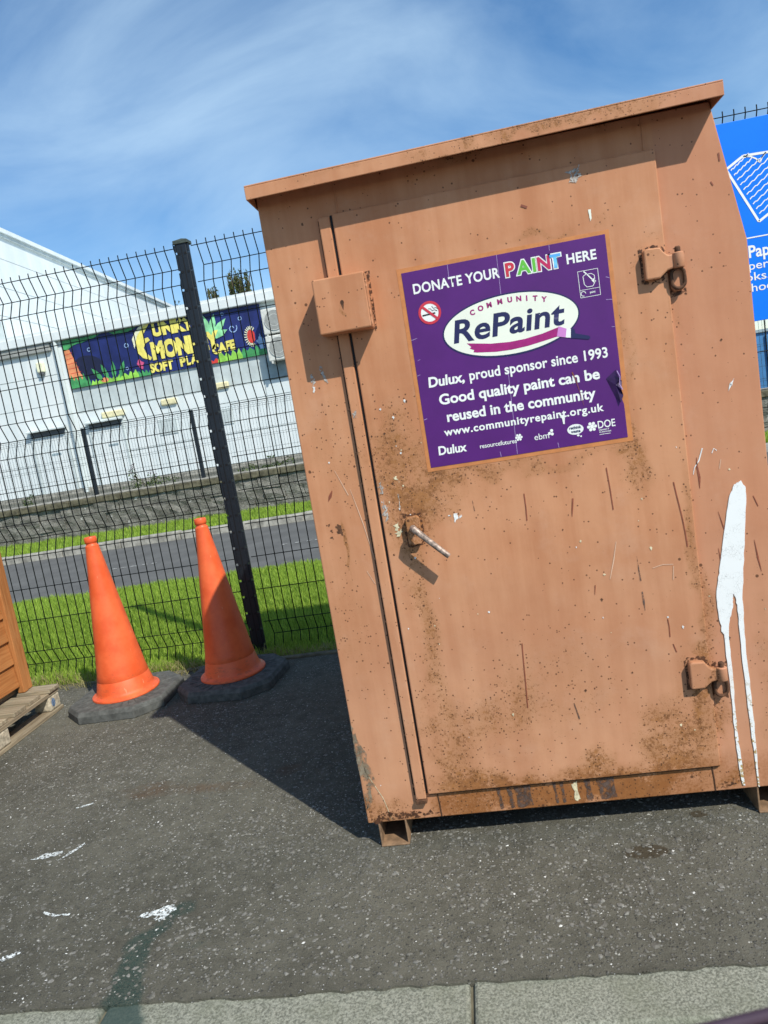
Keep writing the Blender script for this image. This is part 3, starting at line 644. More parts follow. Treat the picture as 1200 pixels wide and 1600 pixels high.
for pts, w, m, y in [([(.823,1.055),(.826,1.0),(.828,.938)], .0028, 'fleck_brown', YD), ([(.992,.990),(.998,.94),(1.004,.895),(1.008,.85),(1.010,.808)], .0030, 'fleck_brown', YD),
        ([(1.061,1.045),(1.060,1.02),(1.063,.99),(1.061,.96)], [.001,.004,.006,.001], 'fleck_brown', YB), ([(.534,.594),(.531,.54),(.528,.47),(.524,.401)], .003, 'fleck_brown', YD),
        ([(.597,1.018),(.597,.98),(.595,.942)], .003, 'fleck_brown', YD), ([(.937,.613),(.939,.59),(.938,.561)], .0025, 'fleck_brown', YD), ([(.944,.54),(.951,.515)], .0025, 'fleck_brown', YD),
        ([(.825,.849),(.813,.80),(.797,.747)], [.0015,.003,.0015], 'scratch', YD), ([(.913,.762),(.94,.768),(.968,.765)], .0018, 'scratch', YD), ([(.968,.760),(.963,.722)], .0018, 'scratch', YD),
        ([(1.078,1.067),(1.066,1.035),(1.053,1.018),(1.048,1.000)], [.003,.003,.002,.0015], 'fleck', YB), ([(1.101,1.050),(1.107,1.062),(1.114,1.055)], .002, 'fleck', YB), ([(1.122,1.03),(1.116,1.005)], .0018, 'scratch', YB),
        ([(.875,.80),(.876,.76),(.878,.73)], [.001,.003,.004], 'stain_grey', YD), ([(.878,.70),(.879,.675),(.880,.645)], [.003,.006,.001], 'stain_grey', YD),
        ([(.725,.985),(.720,.955),(.717,.935)], [.004,.004,.001], 'fleck_brown', YD), ([(.755,.735),(.751,.708)], [.003,.001], 'fleck_brown', YD),
        ([(.120,1.10),(.14,1.0),(.156,.89)], [.001,.0025,.001], 'scratch', YB), ([(.085,1.16),(.112,1.085)], [.001,.0022], 'scratch', YB), ([(.128,.86),(.145,.82)], .0015, 'scratch', YB),
        ([(.068,1.105),(.060,1.090),(.052,1.076)], [.002,.009,.001], 'fleck_brown', YB), ([(1.102,.89),(1.113,.84)], [.001,.003], 'fleck_brown', YB),
        ([(.455,1.02),(.457,.99)], [.001,.003], 'stain_grey', YD), ([(.655,.40),(.665,.35)], [.003,.004], 'stain_grey', YD),
        ([(.012,.33),(.02,.25),(.06,.16),(.075,.09)], [.001,.002,.002,.001], 'fleck_cream', YB),
        ([(1.093,.79),(1.096,.75)], [.001,.003], 'fleck_brown', YB), ([(1.195,.92),(1.205,.89)], .002, 'fleck_brown', YB), ([(1.187,.80),(1.192,.75),(1.198,.71)], [.001,.004,.001], 'fleck_brown', YB),
        ([(1.19,1.80),(1.191,1.78)], .004, 'fleck_brown', YB), ([(1.165,1.735),(1.17,1.725)], .003, 'fleck_brown', YB), ([(.69,1.765),(.705,1.757)], .006, 'fleck_brown', YD)]:
    obj('paint_run' if m != 'scratch' else 'scratch_mark', MB().ribbon_y(pts, w, y), M[m], bank)
for pts, m, y, amp in [([(.856,1.722),(.863,1.722),(.862,1.700),(.859,1.693),(.857,1.706)], 'cream', YD, .0005),
        ([(.064,1.432),(.071,1.434),(.074,1.412),(.067,1.40),(.062,1.418)], 'fleck_grey', YB, .0015), ([(.066,1.402),(.072,1.398),(.071,1.386),(.064,1.384)], 'fleck', YB, .002),
        ([(.092,1.452),(.100,1.452),(.106,1.418),(.110,1.404),(.101,1.408),(.095,1.43)], 'fleck_grey', YB, .0015),
        ([(.398,.990),(.408,.990),(.409,.978),(.399,.966),(.397,.972)], 'fleck', YD, .0015), ([(.413,.976),(.422,.981),(.420,.984),(.414,.982)], 'fleck', YD, .0015), ([(.381,.987),(.387,.990),(.389,.985)], 'fleck', YD, .001),
        ([(.228,.985),(.242,.988),(.244,.970),(.232,.966)], 'fleck_cream', YD, .004), ([(.228,.962),(.248,.968),(.252,.958),(.234,.948)], 'fleck_cream', YD, .004),
        ([(1.163,1.225),(1.168,1.217),(1.176,1.238),(1.171,1.231)], 'fleck', YB, .0005), ([(1.158,1.205),(1.163,1.226),(1.168,1.222)], 'fleck', YB, .0005),
        ([(.815,1.83),(.850,1.832),(.855,1.80),(.825,1.795)], 'fleck_grey', YD, .008), ([(.203,1.02),(.212,1.06),(.222,1.03),(.212,.995)], 'fleck_grey', YD, .006),
        ([(.204,1.10),(.214,1.115),(.219,1.085),(.208,1.075)], 'fleck_grey', YD, .006), ([(.253,1.07),(.257,1.07),(.256,1.02),(.253,1.03)], 'fleck_grey', YD, .002), ([(.25,1.115),(.258,1.12),(.262,1.10)], 'fleck_cream', YD, .003),
        ([(.165,1.31),(.178,1.318),(.176,1.295),(.167,1.297)], 'fleck_grey', -.0158, .002),
        ([(0,.40),(.030,.30),(.040,.22),(.030,.16),(.0,.13)], 'scuff', YB, .008),
        ([(.40,.158),(.412,.158),(.416,.09),(.406,.09)], 'stain_grey', YB, .002), ([(.43,.158),(.445,.158),(.448,.09),(.437,.09)], 'stain_grey', YB, .002), ([(.452,.158),(.50,.158),(.503,.09),(.458,.09)], 'stain_grey', YB, .003),
        ([(.565,.158),(.573,.158),(.577,.092),(.570,.092)], 'stain_grey', YB, .002), ([(.585,.158),(.595,.158),(.598,.092),(.590,.092)], 'stain_grey', YB, .002), ([(.62,.150),(.635,.155),(.64,.095),(.625,.095)], 'fleck_cream', YB, .004),
        ([(.655,.158),(.672,.158),(.678,.092),(.66,.092)], 'stain_grey', YB, .003), ([(.69,.158),(.74,.158),(.745,.092),(.70,.092)], 'stain_grey', YB, .003),
        ([(.062,1.000),(.070,1.006),(.078,.996),(.076,.982),(.083,.972),(.072,.975),(.064,.985)], 'rust', YB, .004), ([(.040,1.012),(.047,1.012),(.045,1.004),(.040,1.005)], 'rust', YB, .002), ([(.044,.992),(.050,.994),(.049,.985)], 'rust', YB, .002), ([(.040,.972),(.048,.974),(.047,.966)], 'rust', YB, .002),
        ([(.02,.11),(.10,.118),(.16,.11),(.22,.104),(.20,.087),(.02,.087)], 'rust_patch', YB, .010), ([(1.03,.108),(1.07,.112),(1.08,.095),(1.04,.092)], 'rust_patch', YB, .005)]:
    mark('paint_splash', pts, m, y, amp, len(pts)*7)
r_ = random.Random(5)
for i in range(70):                                   # tiny splashes of white, cream and dark rust
    x_, z_ = r_.uniform(.21, 1.02), r_.uniform(.2, 1.1); y_ = YD
    if i % 3 == 0: x_, z_ = r_.uniform(.205, .34), r_.uniform(.85, 1.35)
    elif i % 5 == 0: x_, z_, y_ = r_.choice((r_.uniform(.01, .15), r_.uniform(1.05, 1.22))), r_.uniform(.15, 1.6), YB
    s_ = r_.uniform(.0012, .0042)
    mark('paint_fleck', [(x_-s_, z_), (x_, z_-s_*r_.uniform(.6, 2.2)), (x_+s_*.8, z_), (x_, z_+s_)], r_.choice(('fleck', 'fleck_cream', 'rust', 'rust')), y_, s_*.25, i)

# ------------------------------------------------------------------ poster on the door
poster = thing('poster', (.623,-.012,1.127), 'purple paint donation poster with white lettering stuck on the rusty door', 'poster')
obj('border', MB().box(.345, .901, -.0127, -.0119, 1.116, 1.665), M['backing'], poster)
px = [.356, .44, .53, .62, .71, .80, .8905]
sheet = MB().prism_y([(.356,1.127),(.50,1.1265),(.70,1.1275),(.888,1.128),(.8885,1.215),(.885,1.23),(.8865,1.25),(.8855,1.27),(.889,1.29),(.8905,1.655),(.62,1.6545),(.357,1.653)], -.0136, -.0128)
obj('sheet', sheet, M['purple'], poster)
YP = -.0142
text('lettering', 'DONATE YOUR', .382, .613, 1.5945, .0245, YP, M['white'], poster, bold=.026, space=1.06, z1=1.597)
cx = [.6405, .676, .7035, .7285, .758]
for ch, x_, m_ in zip('PAINT', cx, ('p_red', 'p_green', 'p_green', 'p_crim', 'p_blue')):
    letter('letter_outline', ch, x_, 1.6115, .033, 0.0, YP, M['white'], poster, bold=.085)
    letter('letter', ch, x_, 1.6115, .032, 0.0, YP-.0005, M[m_], poster, bold=.035)
text('lettering', 'HERE', .787, .863, 1.5985, .0235, YP, M['white'], poster, bold=.028, space=1.05)
obj('no_smoking_disc', MB().disc_y(.4165, 1.5395, .0265, .0265, YP), M['white'], poster)
obj('no_smoking_ring', MB().ring_y(.4165, 1.5395, .0235, .0305, YP-.0004), M['p_red'], poster)
obj('cigarette', MB().flat_y([(.396,1.5325),(.431,1.5345),(.431,1.5385),(.396,1.5365)], YP-.0004), M['p_black'], poster)
obj('smoke', MB().ribbon_y([(.437,1.541),(.430,1.545),(.424,1.543),(.420,1.549),(.414,1.550)], .0016, YP-.0004).ribbon_y([(.440,1.545),(.435,1.550),(.428,1.549),(.424,1.555)], .0016, YP-.0004), M['p_black'], poster)
obj('no_smoking_bar', MB().ribbon_y([(.397,1.559),(.436,1.520)], .0065, YP-.0008), M['p_red'], poster)
ic = MB()
fr = [(.811,1.507),(.862,1.507),(.862,1.574),(.811,1.574),(.811,1.507)]
for a, b in zip(fr, fr[1:]): ic.ribbon_y([a, b], .0012, YP)
ic.ribbon_y([(.811,1.526),(.862,1.526)], .001, YP)
ic.ribbon_y([(.823,1.560),(.824,1.540),(.830,1.532),(.845,1.532),(.851,1.540),(.852,1.558)], .0016, YP); ic.ribbon_y([(.823,1.560),(.830,1.564),(.845,1.564),(.852,1.558)], .0014, YP)
ic.ribbon_y([(.826,1.572),(.832,1.566),(.846,1.548)], .003, YP); ic.ribbon_y([(.846,1.549),(.852,1.541)], .007, YP)
ic.ribbon_y([(.816+.006*math.cos(t)+.003, 1.5165+.006*math.sin(t)) for t in [i*.5 for i in range(11)]], .0016, YP)
obj('recycling_icon', ic, M['white'], poster)
text('lettering', 'paint', .836, .850, 1.515, .0055, YP, M['white'], poster, bold=.02)
obj('logo_ellipse_edge', MB().disc_y(.6225, 1.4725, .1815, .0815, YP, 72, .012), M['navy'], poster)
obj('logo_ellipse', MB().disc_y(.6225, 1.4728, .1775, .0772, YP-.0003, 72, .012), M['cream'], poster)
CM = [(.528,1.520),(.551,1.527),(.5745,1.5315),(.603,1.535),(.6295,1.5355),(.653,1.534),(.6735,1.5315),(.695,1.5275),(.7175,1.521)]
for ch, (x_, z_) in zip('COMMUNITY', CM):
    letter('letter', ch, x_, z_, .0125, math.atan2(-(x_-.6275)*.35, .12)*0.55, YP-.0006, M['magenta'], poster, bold=.05)
text('lettering', 'RePaint', .468, .766, 1.4495, .056, YP-.0006, M['navy'], poster, bold=.024, shear=.17, space=1.03)
st = [(.502,1.443),(.512,1.432),(.508,1.428),(.519,1.422),(.516,1.417),(.526,1.4145),(.575,1.408),(.616,1.4065),(.660,1.409),(.705,1.415),(.742,1.4205),(.747,1.444),(.700,1.434),(.655,1.4285),(.614,1.4275),(.565,1.4315)]
obj('paint_stroke', MB().flat_y(st, YP-.0006), M['magenta'], poster)
obj('brush_bristles', MB().flat_y([(.738,1.4205),(.760,1.414),(.765,1.436),(.745,1.446)], YP-.0009), M['p_pink'], poster)
obj('brush_ferrule', MB().flat_y([(.760,1.414),(.773,1.411),(.776,1.434),(.765,1.436)], YP-.0009), M['white'], poster)
obj('brush_handle', MB().flat_y([(.774,1.409),(.783,1.408),(.818,1.399),(.823,1.402),(.820,1.408),(.786,1.420),(.785,1.432),(.777,1.433)], YP-.0009), M['navy'], poster)
text('lettering', 'Dulux,', .384, .482, 1.3445, .0255, YP, M['white'], poster, bold=.03, shear=.08)
text('lettering', 'proud sponsor since 1993', .496, .862, 1.3455, .0255, YP, M['white'], poster, bold=.022, space=1.02)
text('lettering', 'Good quality paint can be', .406, .835, 1.2935, .0265, YP, M['white'], poster, bold=.028)
text('lettering', 'reused in the community', .420, .819, 1.245, .0265, YP, M['white'], poster, bold=.028)
text('lettering', 'www.communityrepaint.org.uk', .406, .835, 1.2078, .0195, YP, M['white'], poster, bold=.026, space=1.1)
text('lettering', 'Dulux', .383, .461, 1.1585, .0225, YP, M['white'], poster, bold=.03, shear=.05)
text('lettering', 'resourcefutures', .497, .597, 1.159, .0115, YP, M['white'], poster, bold=.01)
text('lettering', 'ebm', .645, .684, 1.158, .016, YP, M['white'], poster, bold=.0)
def flower(cx, cz, r):
    f = MB().disc_y(cx, cz, r*.42, r*.42, YP, 10)
    for i in range(6):
        t = i*math.pi/3; f.disc_y(cx+r*.72*math.cos(t), cz+r*.72*math.sin(t), r*.34, r*.34, YP, 10)
    obj('flower_emblem', f, M['white'], poster)
flower(.604, 1.1725, .0095); flower(.799, 1.1705, .0125)
f = MB()
for a, b in ((.686,1.170),(.6925,1.177),(.693,1.1675)): f.disc_y(a, b, .0042, .0042, YP, 10)
obj('flower_emblem', f, M['white'], poster)
obj('speech_bubble', MB().disc_y(.755, 1.170, .0215, .0140, YP, 28).disc_y(.7605, 1.153, .0035, .0028, YP, 10).disc_y(.7675, 1.1495, .0025, .0022, YP, 10), M['white'], poster)
text('lettering', 'rethink', .739, .771, 1.1715, .0075, YP-.0004, M['navy'], poster, bold=.03)
text('lettering', 'waste', .7425, .7675, 1.1615, .0075, YP-.0004, M['navy'], poster, bold=.03)
text('lettering', 'DOE', .8145, .860, 1.163, .019, YP, M['white'], poster, bold=.012)
text('lettering', 'Department of', .816, .842, 1.1565, .0045, YP, M['white'], poster, bold=.01)
text('lettering', 'the Environment', .816, .847, 1.1505, .0045, YP, M['white'], poster, bold=.01)
obj('rule_line', MB().ribbon_y([(.816,1.146),(.845,1.146)], .0012, YP), M['white'], poster)
cz_ = MB()
for pts, w in [([(.611,1.654),(.610,1.60),(.608,1.53)], .0011), ([(.606,1.45),(.603,1.39)], .0009), ([(.600,1.36),(.597,1.24),(.594,1.128)], .0011), ([(.481,1.653),(.480,1.615)], .0012),
               ([(.357,1.476),(.372,1.479)], .0014), ([(.357,1.38),(.366,1.382)], .0012), ([(.357,1.26),(.366,1.262)], .0014), ([(.550,1.128),(.549,1.142)], .0012), ([(.706,1.128),(.705,1.142)], .0012),
               ([(.889,1.545),(.880,1.549)], .0014), ([(.889,1.49),(.874,1.492)], .0014), ([(.888,1.42),(.880,1.421)], .0012), ([(.7475,1.655),(.747,1.640)], .001), ([(.365,1.42),(.372,1.422)], .001)]:
    cz_.ribbon_y(pts, w, YP+.0002)
obj('crease', cz_, M['crease'], poster)
tear = MB()
tear.add([(.850,-.0140,1.290),(.876,-.0165,1.309),(.882,-.022,1.286),(.8895,-.0150,1.278),(.884,-.024,1.255),(.889,-.015,1.240),(.880,-.021,1.222),(.868,-.0142,1.240),(.860,-.0142,1.262),(.872,-.018,1.270)],
         [(0,9,1),(1,9,2),(2,9,3),(3,9,4),(4,9,5),(5,9,6),(6,9,7),(7,9,8),(8,9,0)])
obj('torn_patch', tear, M['purple_dk'], poster)
obj('torn_edge', MB().ribbon_y([(.878,1.306),(.884,1.290),(.881,1.270),(.887,1.255)], .002, -.0245), M['crease'], poster)
obj('paint_splash', MB().flat_y([(.716,1.219),(.725,1.213),(.733,1.219),(.731,1.205),(.729,1.189),(.725,1.189),(.724,1.203)], YP-.0009), M['white'], poster)
obj('paint_run', MB().ribbon_y([(.765,1.322),(.772,1.30),(.778,1.27),(.785,1.23)], [.003,.002,.001,.0008], YP-.0009), M['fleck_brown'], poster)

# ------------------------------------------------------------------ traffic cones
def cone(loc, rot, label, lean=0.0):
    x, y = loc
    t = thing('traffic_cone', (x, y, 0.004), label, 'traffic cone', 'orange traffic cones by the fence')
    h, cut, tk = .262, .115, .062
    def octo(s, cc): return [(-s+cc,-s),(s-cc,-s),(s,-s+cc),(s,s-cc),(s-cc,s),(-s+cc,s),(-s,s-cc),(-s,-s+cc)]
    def T(p): c, q = math.cos(rot), math.sin(rot); return (x+p[0]*c-p[1]*q, y+p[0]*q+p[1]*c)
    b = MB(); A = [T(p) for p in octo(h, cut)]; Bq = [T(p) for p in octo(h-.012, cut-.005)]; n = 8
    b.add([(*p, .005) for p in A]+[(*p, .042) for p in A]+[(*p, tk) for p in Bq],
          [tuple(range(7,-1,-1)), tuple(range(16,24))]+[(i,(i+1)%8,(i+1)%8+8,i+8) for i in range(8)]+[(i+8,(i+1)%8+8,(i+1)%8+16,i+16) for i in range(8)])
    obj('base', b, M['rubber'], t, bevel=0.003)
    for i in range(40):
        a = 2*math.pi*i/40
        if i % 5 == 0: continue
        c, q = math.cos(a), math.sin(a); p0 = T((c*.183, q*.183)); p1 = T((c*.232, q*.232)); d = Vector((p1[0]-p0[0], p1[1]-p0[1])).normalized()*.003
        obj('grip_rib', MB().add([(p0[0]-d.y, p0[1]+d.x, tk-.002),(p0[0]+d.y, p0[1]-d.x, tk-.002),(p1[0]+d.y, p1[1]-d.x, tk-.002),(p1[0]-d.y, p1[1]+d.x, tk-.002),
                (p0[0], p0[1], tk+.0035),(p1[0], p1[1], tk+.0035)], [(0,1,4),(1,2,5,4),(2,3,5),(3,0,4,5)]), M['rubber'], t)
    prof = [(.155,.056),(.171,.056),(.1745,.063),(.173,.070),(.167,.074),(.158,.077),(.150,.083),(.146,.094),(.1345,.150),(.1332,.152),(.1345,.155),(.128,.185),(.036,.845),(.0335,.862),(.0275,.868),(.0265,.876),(.0305,.880),(.0315,.888),(.0315,.903),(.0285,.909),(.021,.909),(.020,.86)]
    prof = [(r*(0.985 if .1 < z < .86 else 1.0), z) for r, z in prof]
    m = MB(); m.lathe(prof, 56)
    L2 = Matrix.Rotation(lean, 4, 'Y')
    m.v = [tuple(L2 @ Vector((vx, vy, vz-.06)) + Vector((x, y, .062))) for vx, vy, vz in m.v]
    obj('cone_body', m, M['cone'], t, smooth=True)
cone((-1.520, 1.515), 0.02, 'leaning-left orange traffic cone nearest the pallet, on an octagonal black base', -0.018)
cone((-.950, 1.606), -0.10, 'half-shaded orange traffic cone in front of the fence post, next to the container', -0.02)

# ------------------------------------------------------------------ pallet and timber box at the left edge
pal = thing('pallet', (-2.5, 1.03, .004), 'weathered wooden pallet under the brown timber box', 'pallet')
for y0, w in ((1.435,.095),(1.285,.098),(1.145,.098),(1.005,.098),(.865,.098),(.725,.098),(.535,.095)):
    e = random.uniform(-.012, .012)
    obj('deck_board', MB().box(-3.10+e, -1.912+e, y0, y0+w, .124, .145+random.uniform(-.002,.002)), M['pallet_x'], pal, bevel=.003)
for x0 in (-3.10, -2.56, -2.012):
    obj('bearer_board', MB().box(x0, x0+.098, .535, 1.53, .1035, .1235), M['pallet_y'], pal, bevel=.002)
    obj('bottom_board', MB().box(x0, x0+.104, .53, 1.535, .005, .024), M['pallet_y'], pal, bevel=.002)
    for y0 in (1.43, .985, .54):
        obj('block', MB().box(x0+.002, x0+.098, y0, y0+.10, .0245, .103), M['pallet_b'], pal, bevel=.010)
obj('block_stamp', MB().add([(-1.9135, 1.463+.018*math.cos(t), .066+.024*math.sin(t)) for t in [i*.628 for i in range(10)]], [tuple(range(10))]), plain('stamp_blue', (0.12, 0.18, 0.28), .8, var=.5, scale=90), pal)
box = thing('timber_box', (-2.6, 1.0, .146), 'orange-brown timber-clad box with corner post standing on the pallet', 'box')
XB = -2.055; YBK = 1.515
for i in range(9):
    z0 = .185 + i*.1255
    obj('board', MB().add([(XB-.026,.52,z0),(XB-.002,.52,z0),(XB-.014,.52,z0+.123),(XB-.026,.52,z0+.123),(XB-.026,YBK-.085,z0),(XB-.002,YBK-.085,z0),(XB-.014,YBK-.085,z0+.123),(XB-.026,YBK-.085,z0+.123)],
                     [(0,1,2,3),(7,6,5,4),(0,4,5,1),(1,5,6,2),(2,6,7,3),(3,7,4,0)]), M['timber'], box, bevel=.003)
    obj('board', MB().box(-3.0, XB-.02, YBK-.024, YBK-.002, z0, z0+.123), M['timber'], box, bevel=.003)
    obj('board', MB().box(-3.0, XB-.03, .500, .524, z0, z0+.123), M['timber'], box, bevel=.003)
obj('corner_post', MB().box(XB-.024, XB+.014, YBK-.082, YBK-.045, .147, 1.33), M['timber_v'], box, bevel=.004)
obj('corner_post', MB().box(XB-.03, XB+.006, YBK-.043, YBK+.006, .147, 1.33), M['timber_v'], box, bevel=.004)
obj('corner_post', MB().box(XB-.034, XB+.010, .486, .518, .147, 1.33), M['timber_v'], box, bevel=.004)
obj('floor_batten', MB().box(-3.0, XB-.045, .52, YBK-.05, .1465, .187), M['pallet_y'], box)
obj('lid', MB().box(-3.05, XB+.03, .48, YBK+.03, 1.332, 1.36), M['timber'], box, bevel=.004)
obj('inner_liner', MB().box(-2.99, XB-.03, .53, YBK-.03, .19, 1.325), M['pallet_y'], box)

# ------------------------------------------------------------------ near mesh fence
YF = 2.12
fence = thing('mesh_fence', (-.95, YF, 0), 'tall black welded mesh fence with folded wires behind the cones and container', 'fence')
zw = [2.39,2.29,2.19,1.99,1.79,1.588,1.487,1.386,1.185,.985,.884,.782,.581,.380,.178,.080,-.025]
fold = {2.29: 1, 1.487: 1, .884: 1, .080: 1}
FD = 0.052
path = [(0,0,2.418)]
for i, z in enumerate(zw):
    if z in fold:
        path += [(0,FD*.86,z+.014),(0,FD,z),(0,FD*.86,z-.014)]
    else: path.append((0,0,z))
wire_me = mesh_of('vertical_wire', MB().tube(path, .0032, 5)); wire_me.materials.append(M['fence'])
for p_ in wire_me.polygons: p_.use_smooth = True
def panel(x0, x1, dz):
    n = int(round((x1-x0)/.0552)); st_ = (x1-x0)/n
    for i in range(n+1):
        o = bpy.data.objects.new('vertical_wire', wire_me); COL.objects.link(o); o.parent = fence
        o.matrix_parent_inverse = Matrix.Translation(-Vector(fence.location)); o.location = (x0+i*st_, YF, dz)
    for z in zw:
        yy = YF + (FD+.004 if z in fold else -.0048); e = 0.004 if z in fold else .035
        obj('horizontal_wire', MB().tube([(x0-e, yy, z+dz), (x1+e, yy, z+dz)], .0026, 6), M['fence'], fence)
panel(-3.40, -1.005, 0.0); panel(-.866, 1.545, 0.0); panel(1.655, 4.05, 0.10)
for px_, dz in ((-.951, 0), (1.60, .05), (4.11, .1), (-3.46, 0)):
    p = obj('post', MB().box(px_-.030, px_+.030, YF-.03, YF+.03, -.12, 2.415+dz), M['post'], fence, bevel=.004)
    cp = MB(); cp.add([(px_-.043,YF-.036,2.405+dz),(px_+.043,YF-.036,2.405+dz),(px_+.043,YF+.036,2.405+dz),(px_-.043,YF+.036,2.405+dz),
                       (px_-.043,YF-.036,2.424+dz),(px_+.043,YF-.036,2.424+dz),(px_+.043,YF+.036,2.424+dz),(px_-.043,YF+.036,2.424+dz),(px_,YF,2.440+dz)],
                      [(0,3,2,1),(0,1,5,4),(1,2,6,5),(2,3,7,6),(3,0,4,7),(4,5,8),(5,6,8),(6,7,8),(7,4,8)])
    obj('post_cap', cp, M['capm'], p, bevel=.002)
    for s in (-1, 1):
        z = -.06
        while z < 2.36:                                # toothed flanges that hold the wires
            obj('flange_tooth', MB().box(px_+s*.0365-.0060, px_+s*.0365+.0060, YF-.026, YF-.016, z+.012, min(z+.0985, 2.40)+dz), M['post'], p); z += .1005
            if z < 2.36: obj('wire_slot', MB().box(px_+s*.018-.007, px_+s*.018+.007, YF-.0318, YF-.0296, z-.006+dz, z+.006+dz), M['clip'], p)
    obj('post_groove', MB().box(px_-.003, px_+.002, YF-.0312, YF-.0298, -.05, 2.39+dz), M['clip'], p)

# ------------------------------------------------------------------ blue recycling sign on the fence (right)
sign = thing('recycling_sign', (2.6, YF-.05, 1.445), 'bright blue paper recycling sign fixed to the fence right of the container', 'sign')
YS = 2.068
obj('board', MB().box(1.90, 3.05, YS, YS+.012, 1.446, 2.446), M['sign_blue'], sign, bevel=.002)
zi = MB(); O = 2.0805
YT = YS-.0015
outl = [(2.050,2.272),(1.962,2.222),(2.098,1.940),(2.345,2.085),(2.245,2.265),(2.050,2.272)]
for a, b in zip(outl, outl[1:]): zi.ribbon_y([a, b], .012, YT)
zi.ribbon_y([(2.052,2.270),(2.085,2.262),(2.110,2.247),(2.128,2.225)], .007, YT); zi.ribbon_y([(2.128,2.225),(2.140,2.248),(2.160,2.268)], .007, YT)
for i in range(10):
    t = i/9; ax, az = 1.985+t*.118, 2.213-t*.235
    L_ = .115 if i < 2 else .185
    zi.ribbon_y([(ax+s*L_*.80+.004*math.sin(s*28)*.6, az+s*L_*.56+.0045*math.sin(s*28)) for s in [j/24 for j in range(25)]], .005, YT)
zi.ribbon_y([(1.93,1.868),(2.60,1.868)], .006, YT)
obj('paper_icon', zi, M['white'], sign)
text('lettering', 'Paper', 2.034, 2.205, 1.770, .058, YT, M['white'], sign, bold=.022)
text('lettering', 'papers,', 1.963, 2.165, 1.709, .040, YT, M['white'], sign, bold=.004)
text('lettering', 'books, junk', 1.926, 2.285, 1.653, .040, YT, M['white'], sign, bold=.004)
text('lettering', 'school b', 1.972, 2.215, 1.598, .040, YT, M['white'], sign, bold=.004)

# ------------------------------------------------------------------ stone retaining wall across the road
wall = thing('stone_wall', (-3, 9.3, .08), 'low grey stone retaining wall across the road', 'wall')
obj('mortar_core', MB().box(-14, 12, 9.235, 9.50, -.05, .60), M['conc_dk'], wall)
stone_me = []
for i in range(14):
    bm = bmesh.new(); bmesh.ops.create_cube(bm, size=1.0)
    bmesh.ops.subdivide_edges(bm, edges=[e for e in bm.edges], cuts=1, use_grid_fill=True)
    for v in bm.verts:
        v.co.y += random.uniform(-.10, .10) if v.co.y < 0 else 0
        if abs(v.co.x) > .4 or abs(v.co.z) > .4: v.co.x *= random.uniform(.92, 1.0); v.co.z *= random.uniform(.88, 1.0)
    me = bpy.data.meshes.new('stone'); bm.to_mesh(me); bm.free(); me.materials.append(M['stone']); stone_me.append(me)
zc = .04
for ch in (.20, .17, .19):
    x = -11.5 + random.uniform(0, .3)
    while x < 9.5:
        w = random.uniform(.28, .62)
        o = bpy.data.objects.new('stone', random.choice(stone_me)); COL.objects.link(o); o.parent = wall
        o.matrix_parent_inverse = Matrix.Translation(-Vector(wall.location))
        o.location = (x+w/2, 9.30+random.uniform(-.012,.012), zc+ch/2); o.scale = (w+.010, .20, ch+.008); x += w
    zc += ch
x = -11.5
while x < 9.5:
    obj('coping_stone', MB().box(x+.006, x+.895, 9.165, 9.52, .603, .700), M['conc_dk'], wall, bevel=.012)  # dark olive band below the paler cap
    obj('coping_cap', MB().box(x+.002, x+.898, 9.19, 9.50, .7005, .722), M['conc'], wall, bevel=.006); x += .90

# far mesh fence on the wall
ff = thing('wall_fence', (-3, 9.33, .72), 'low black mesh fence on top of the stone wall across the road', 'fence')
YW = 9.33; FP = [-5.665+1.86*k for k in range(-4, 9)]
pm = MB()
for i in range(37):
    pm.box(i*.05-.0017, i*.05+.0017, -.0017, .0017, 0, 1.05)
for z in (.03,.10,.13,.31,.50,.53,.60,.63,.80,.98,1.01,1.04): pm.box(-.03, 1.83, -.006, -.002, z-.002, z+.002)
pme = mesh_of('mesh_panel', pm); pme.materials.append(plain('far_wire_green', (0.02, 0.028, 0.028), .5))
for x in FP:
    o = bpy.data.objects.new('mesh_panel', pme); COL.objects.link(o); o.parent = ff; o['kind'] = 'stuff'
    o.matrix_parent_inverse = Matrix.Translation(-Vector(ff.location)); o.location = (x+.03, YW, .735)
    obj('post', MB().box(x-.028, x+.028, YW-.028, YW+.028, .72, 1.825), M['post'], ff, bevel=.004)

# ------------------------------------------------------------------ white building across the road
YBD = 16.0
bld = thing('play_centre', (-6, YBD, .5), 'long low white building with flat roof and white fascia across the road', 'building')
obj('wall_core', MB().box(-22, 6.2, YBD+.05, YBD+12, .45, 4.40), M['clad_grey'], bld)
for i in range(5):                                     # left part, horizontal cladding panels
    z0 = .62 + i*.745
    for x0, x1 in ((-21.9,-16.8),(-16.78,-12.6),(-12.58,-9.62)):
        obj('cladding_panel', MB().box(x0, x1, YBD, YBD+.05, z0, z0+.731), M['clad'], bld, bevel=.004)
for i, (z0, z1) in enumerate(((.62,1.36),(1.375,2.14),(2.155,2.52))):
    for x0, x1 in ((-9.33,-6.9),(-6.885,-4.3),(-4.285,-1.2),(-1.185,2.2),(2.215,6.1)):
        obj('cladding_panel', MB().box(x0, x1, YBD+(.0 if i else -.01), YBD+.05, z0, z1), M['clad'], bld, bevel=.004)
obj('render_band', MB().box(-9.33, 6.1, YBD+.02, YBD+.05, 2.53, 4.40), M['clad_grey'], bld)
obj('plinth', MB().box(-22, 6.2, YBD-.04, YBD+.05, .45, .61), M['conc'], bld)
obj('fascia', MB().box(-22, 6.35, YBD-.15, YBD+12.2, 4.40, 4.63), M['clad'], bld, bevel=.02)
obj('roof_edge', MB().box(-22, 6.30, YBD-.12, YBD+12.1, 4.635, 4.69), M['clad'], bld)
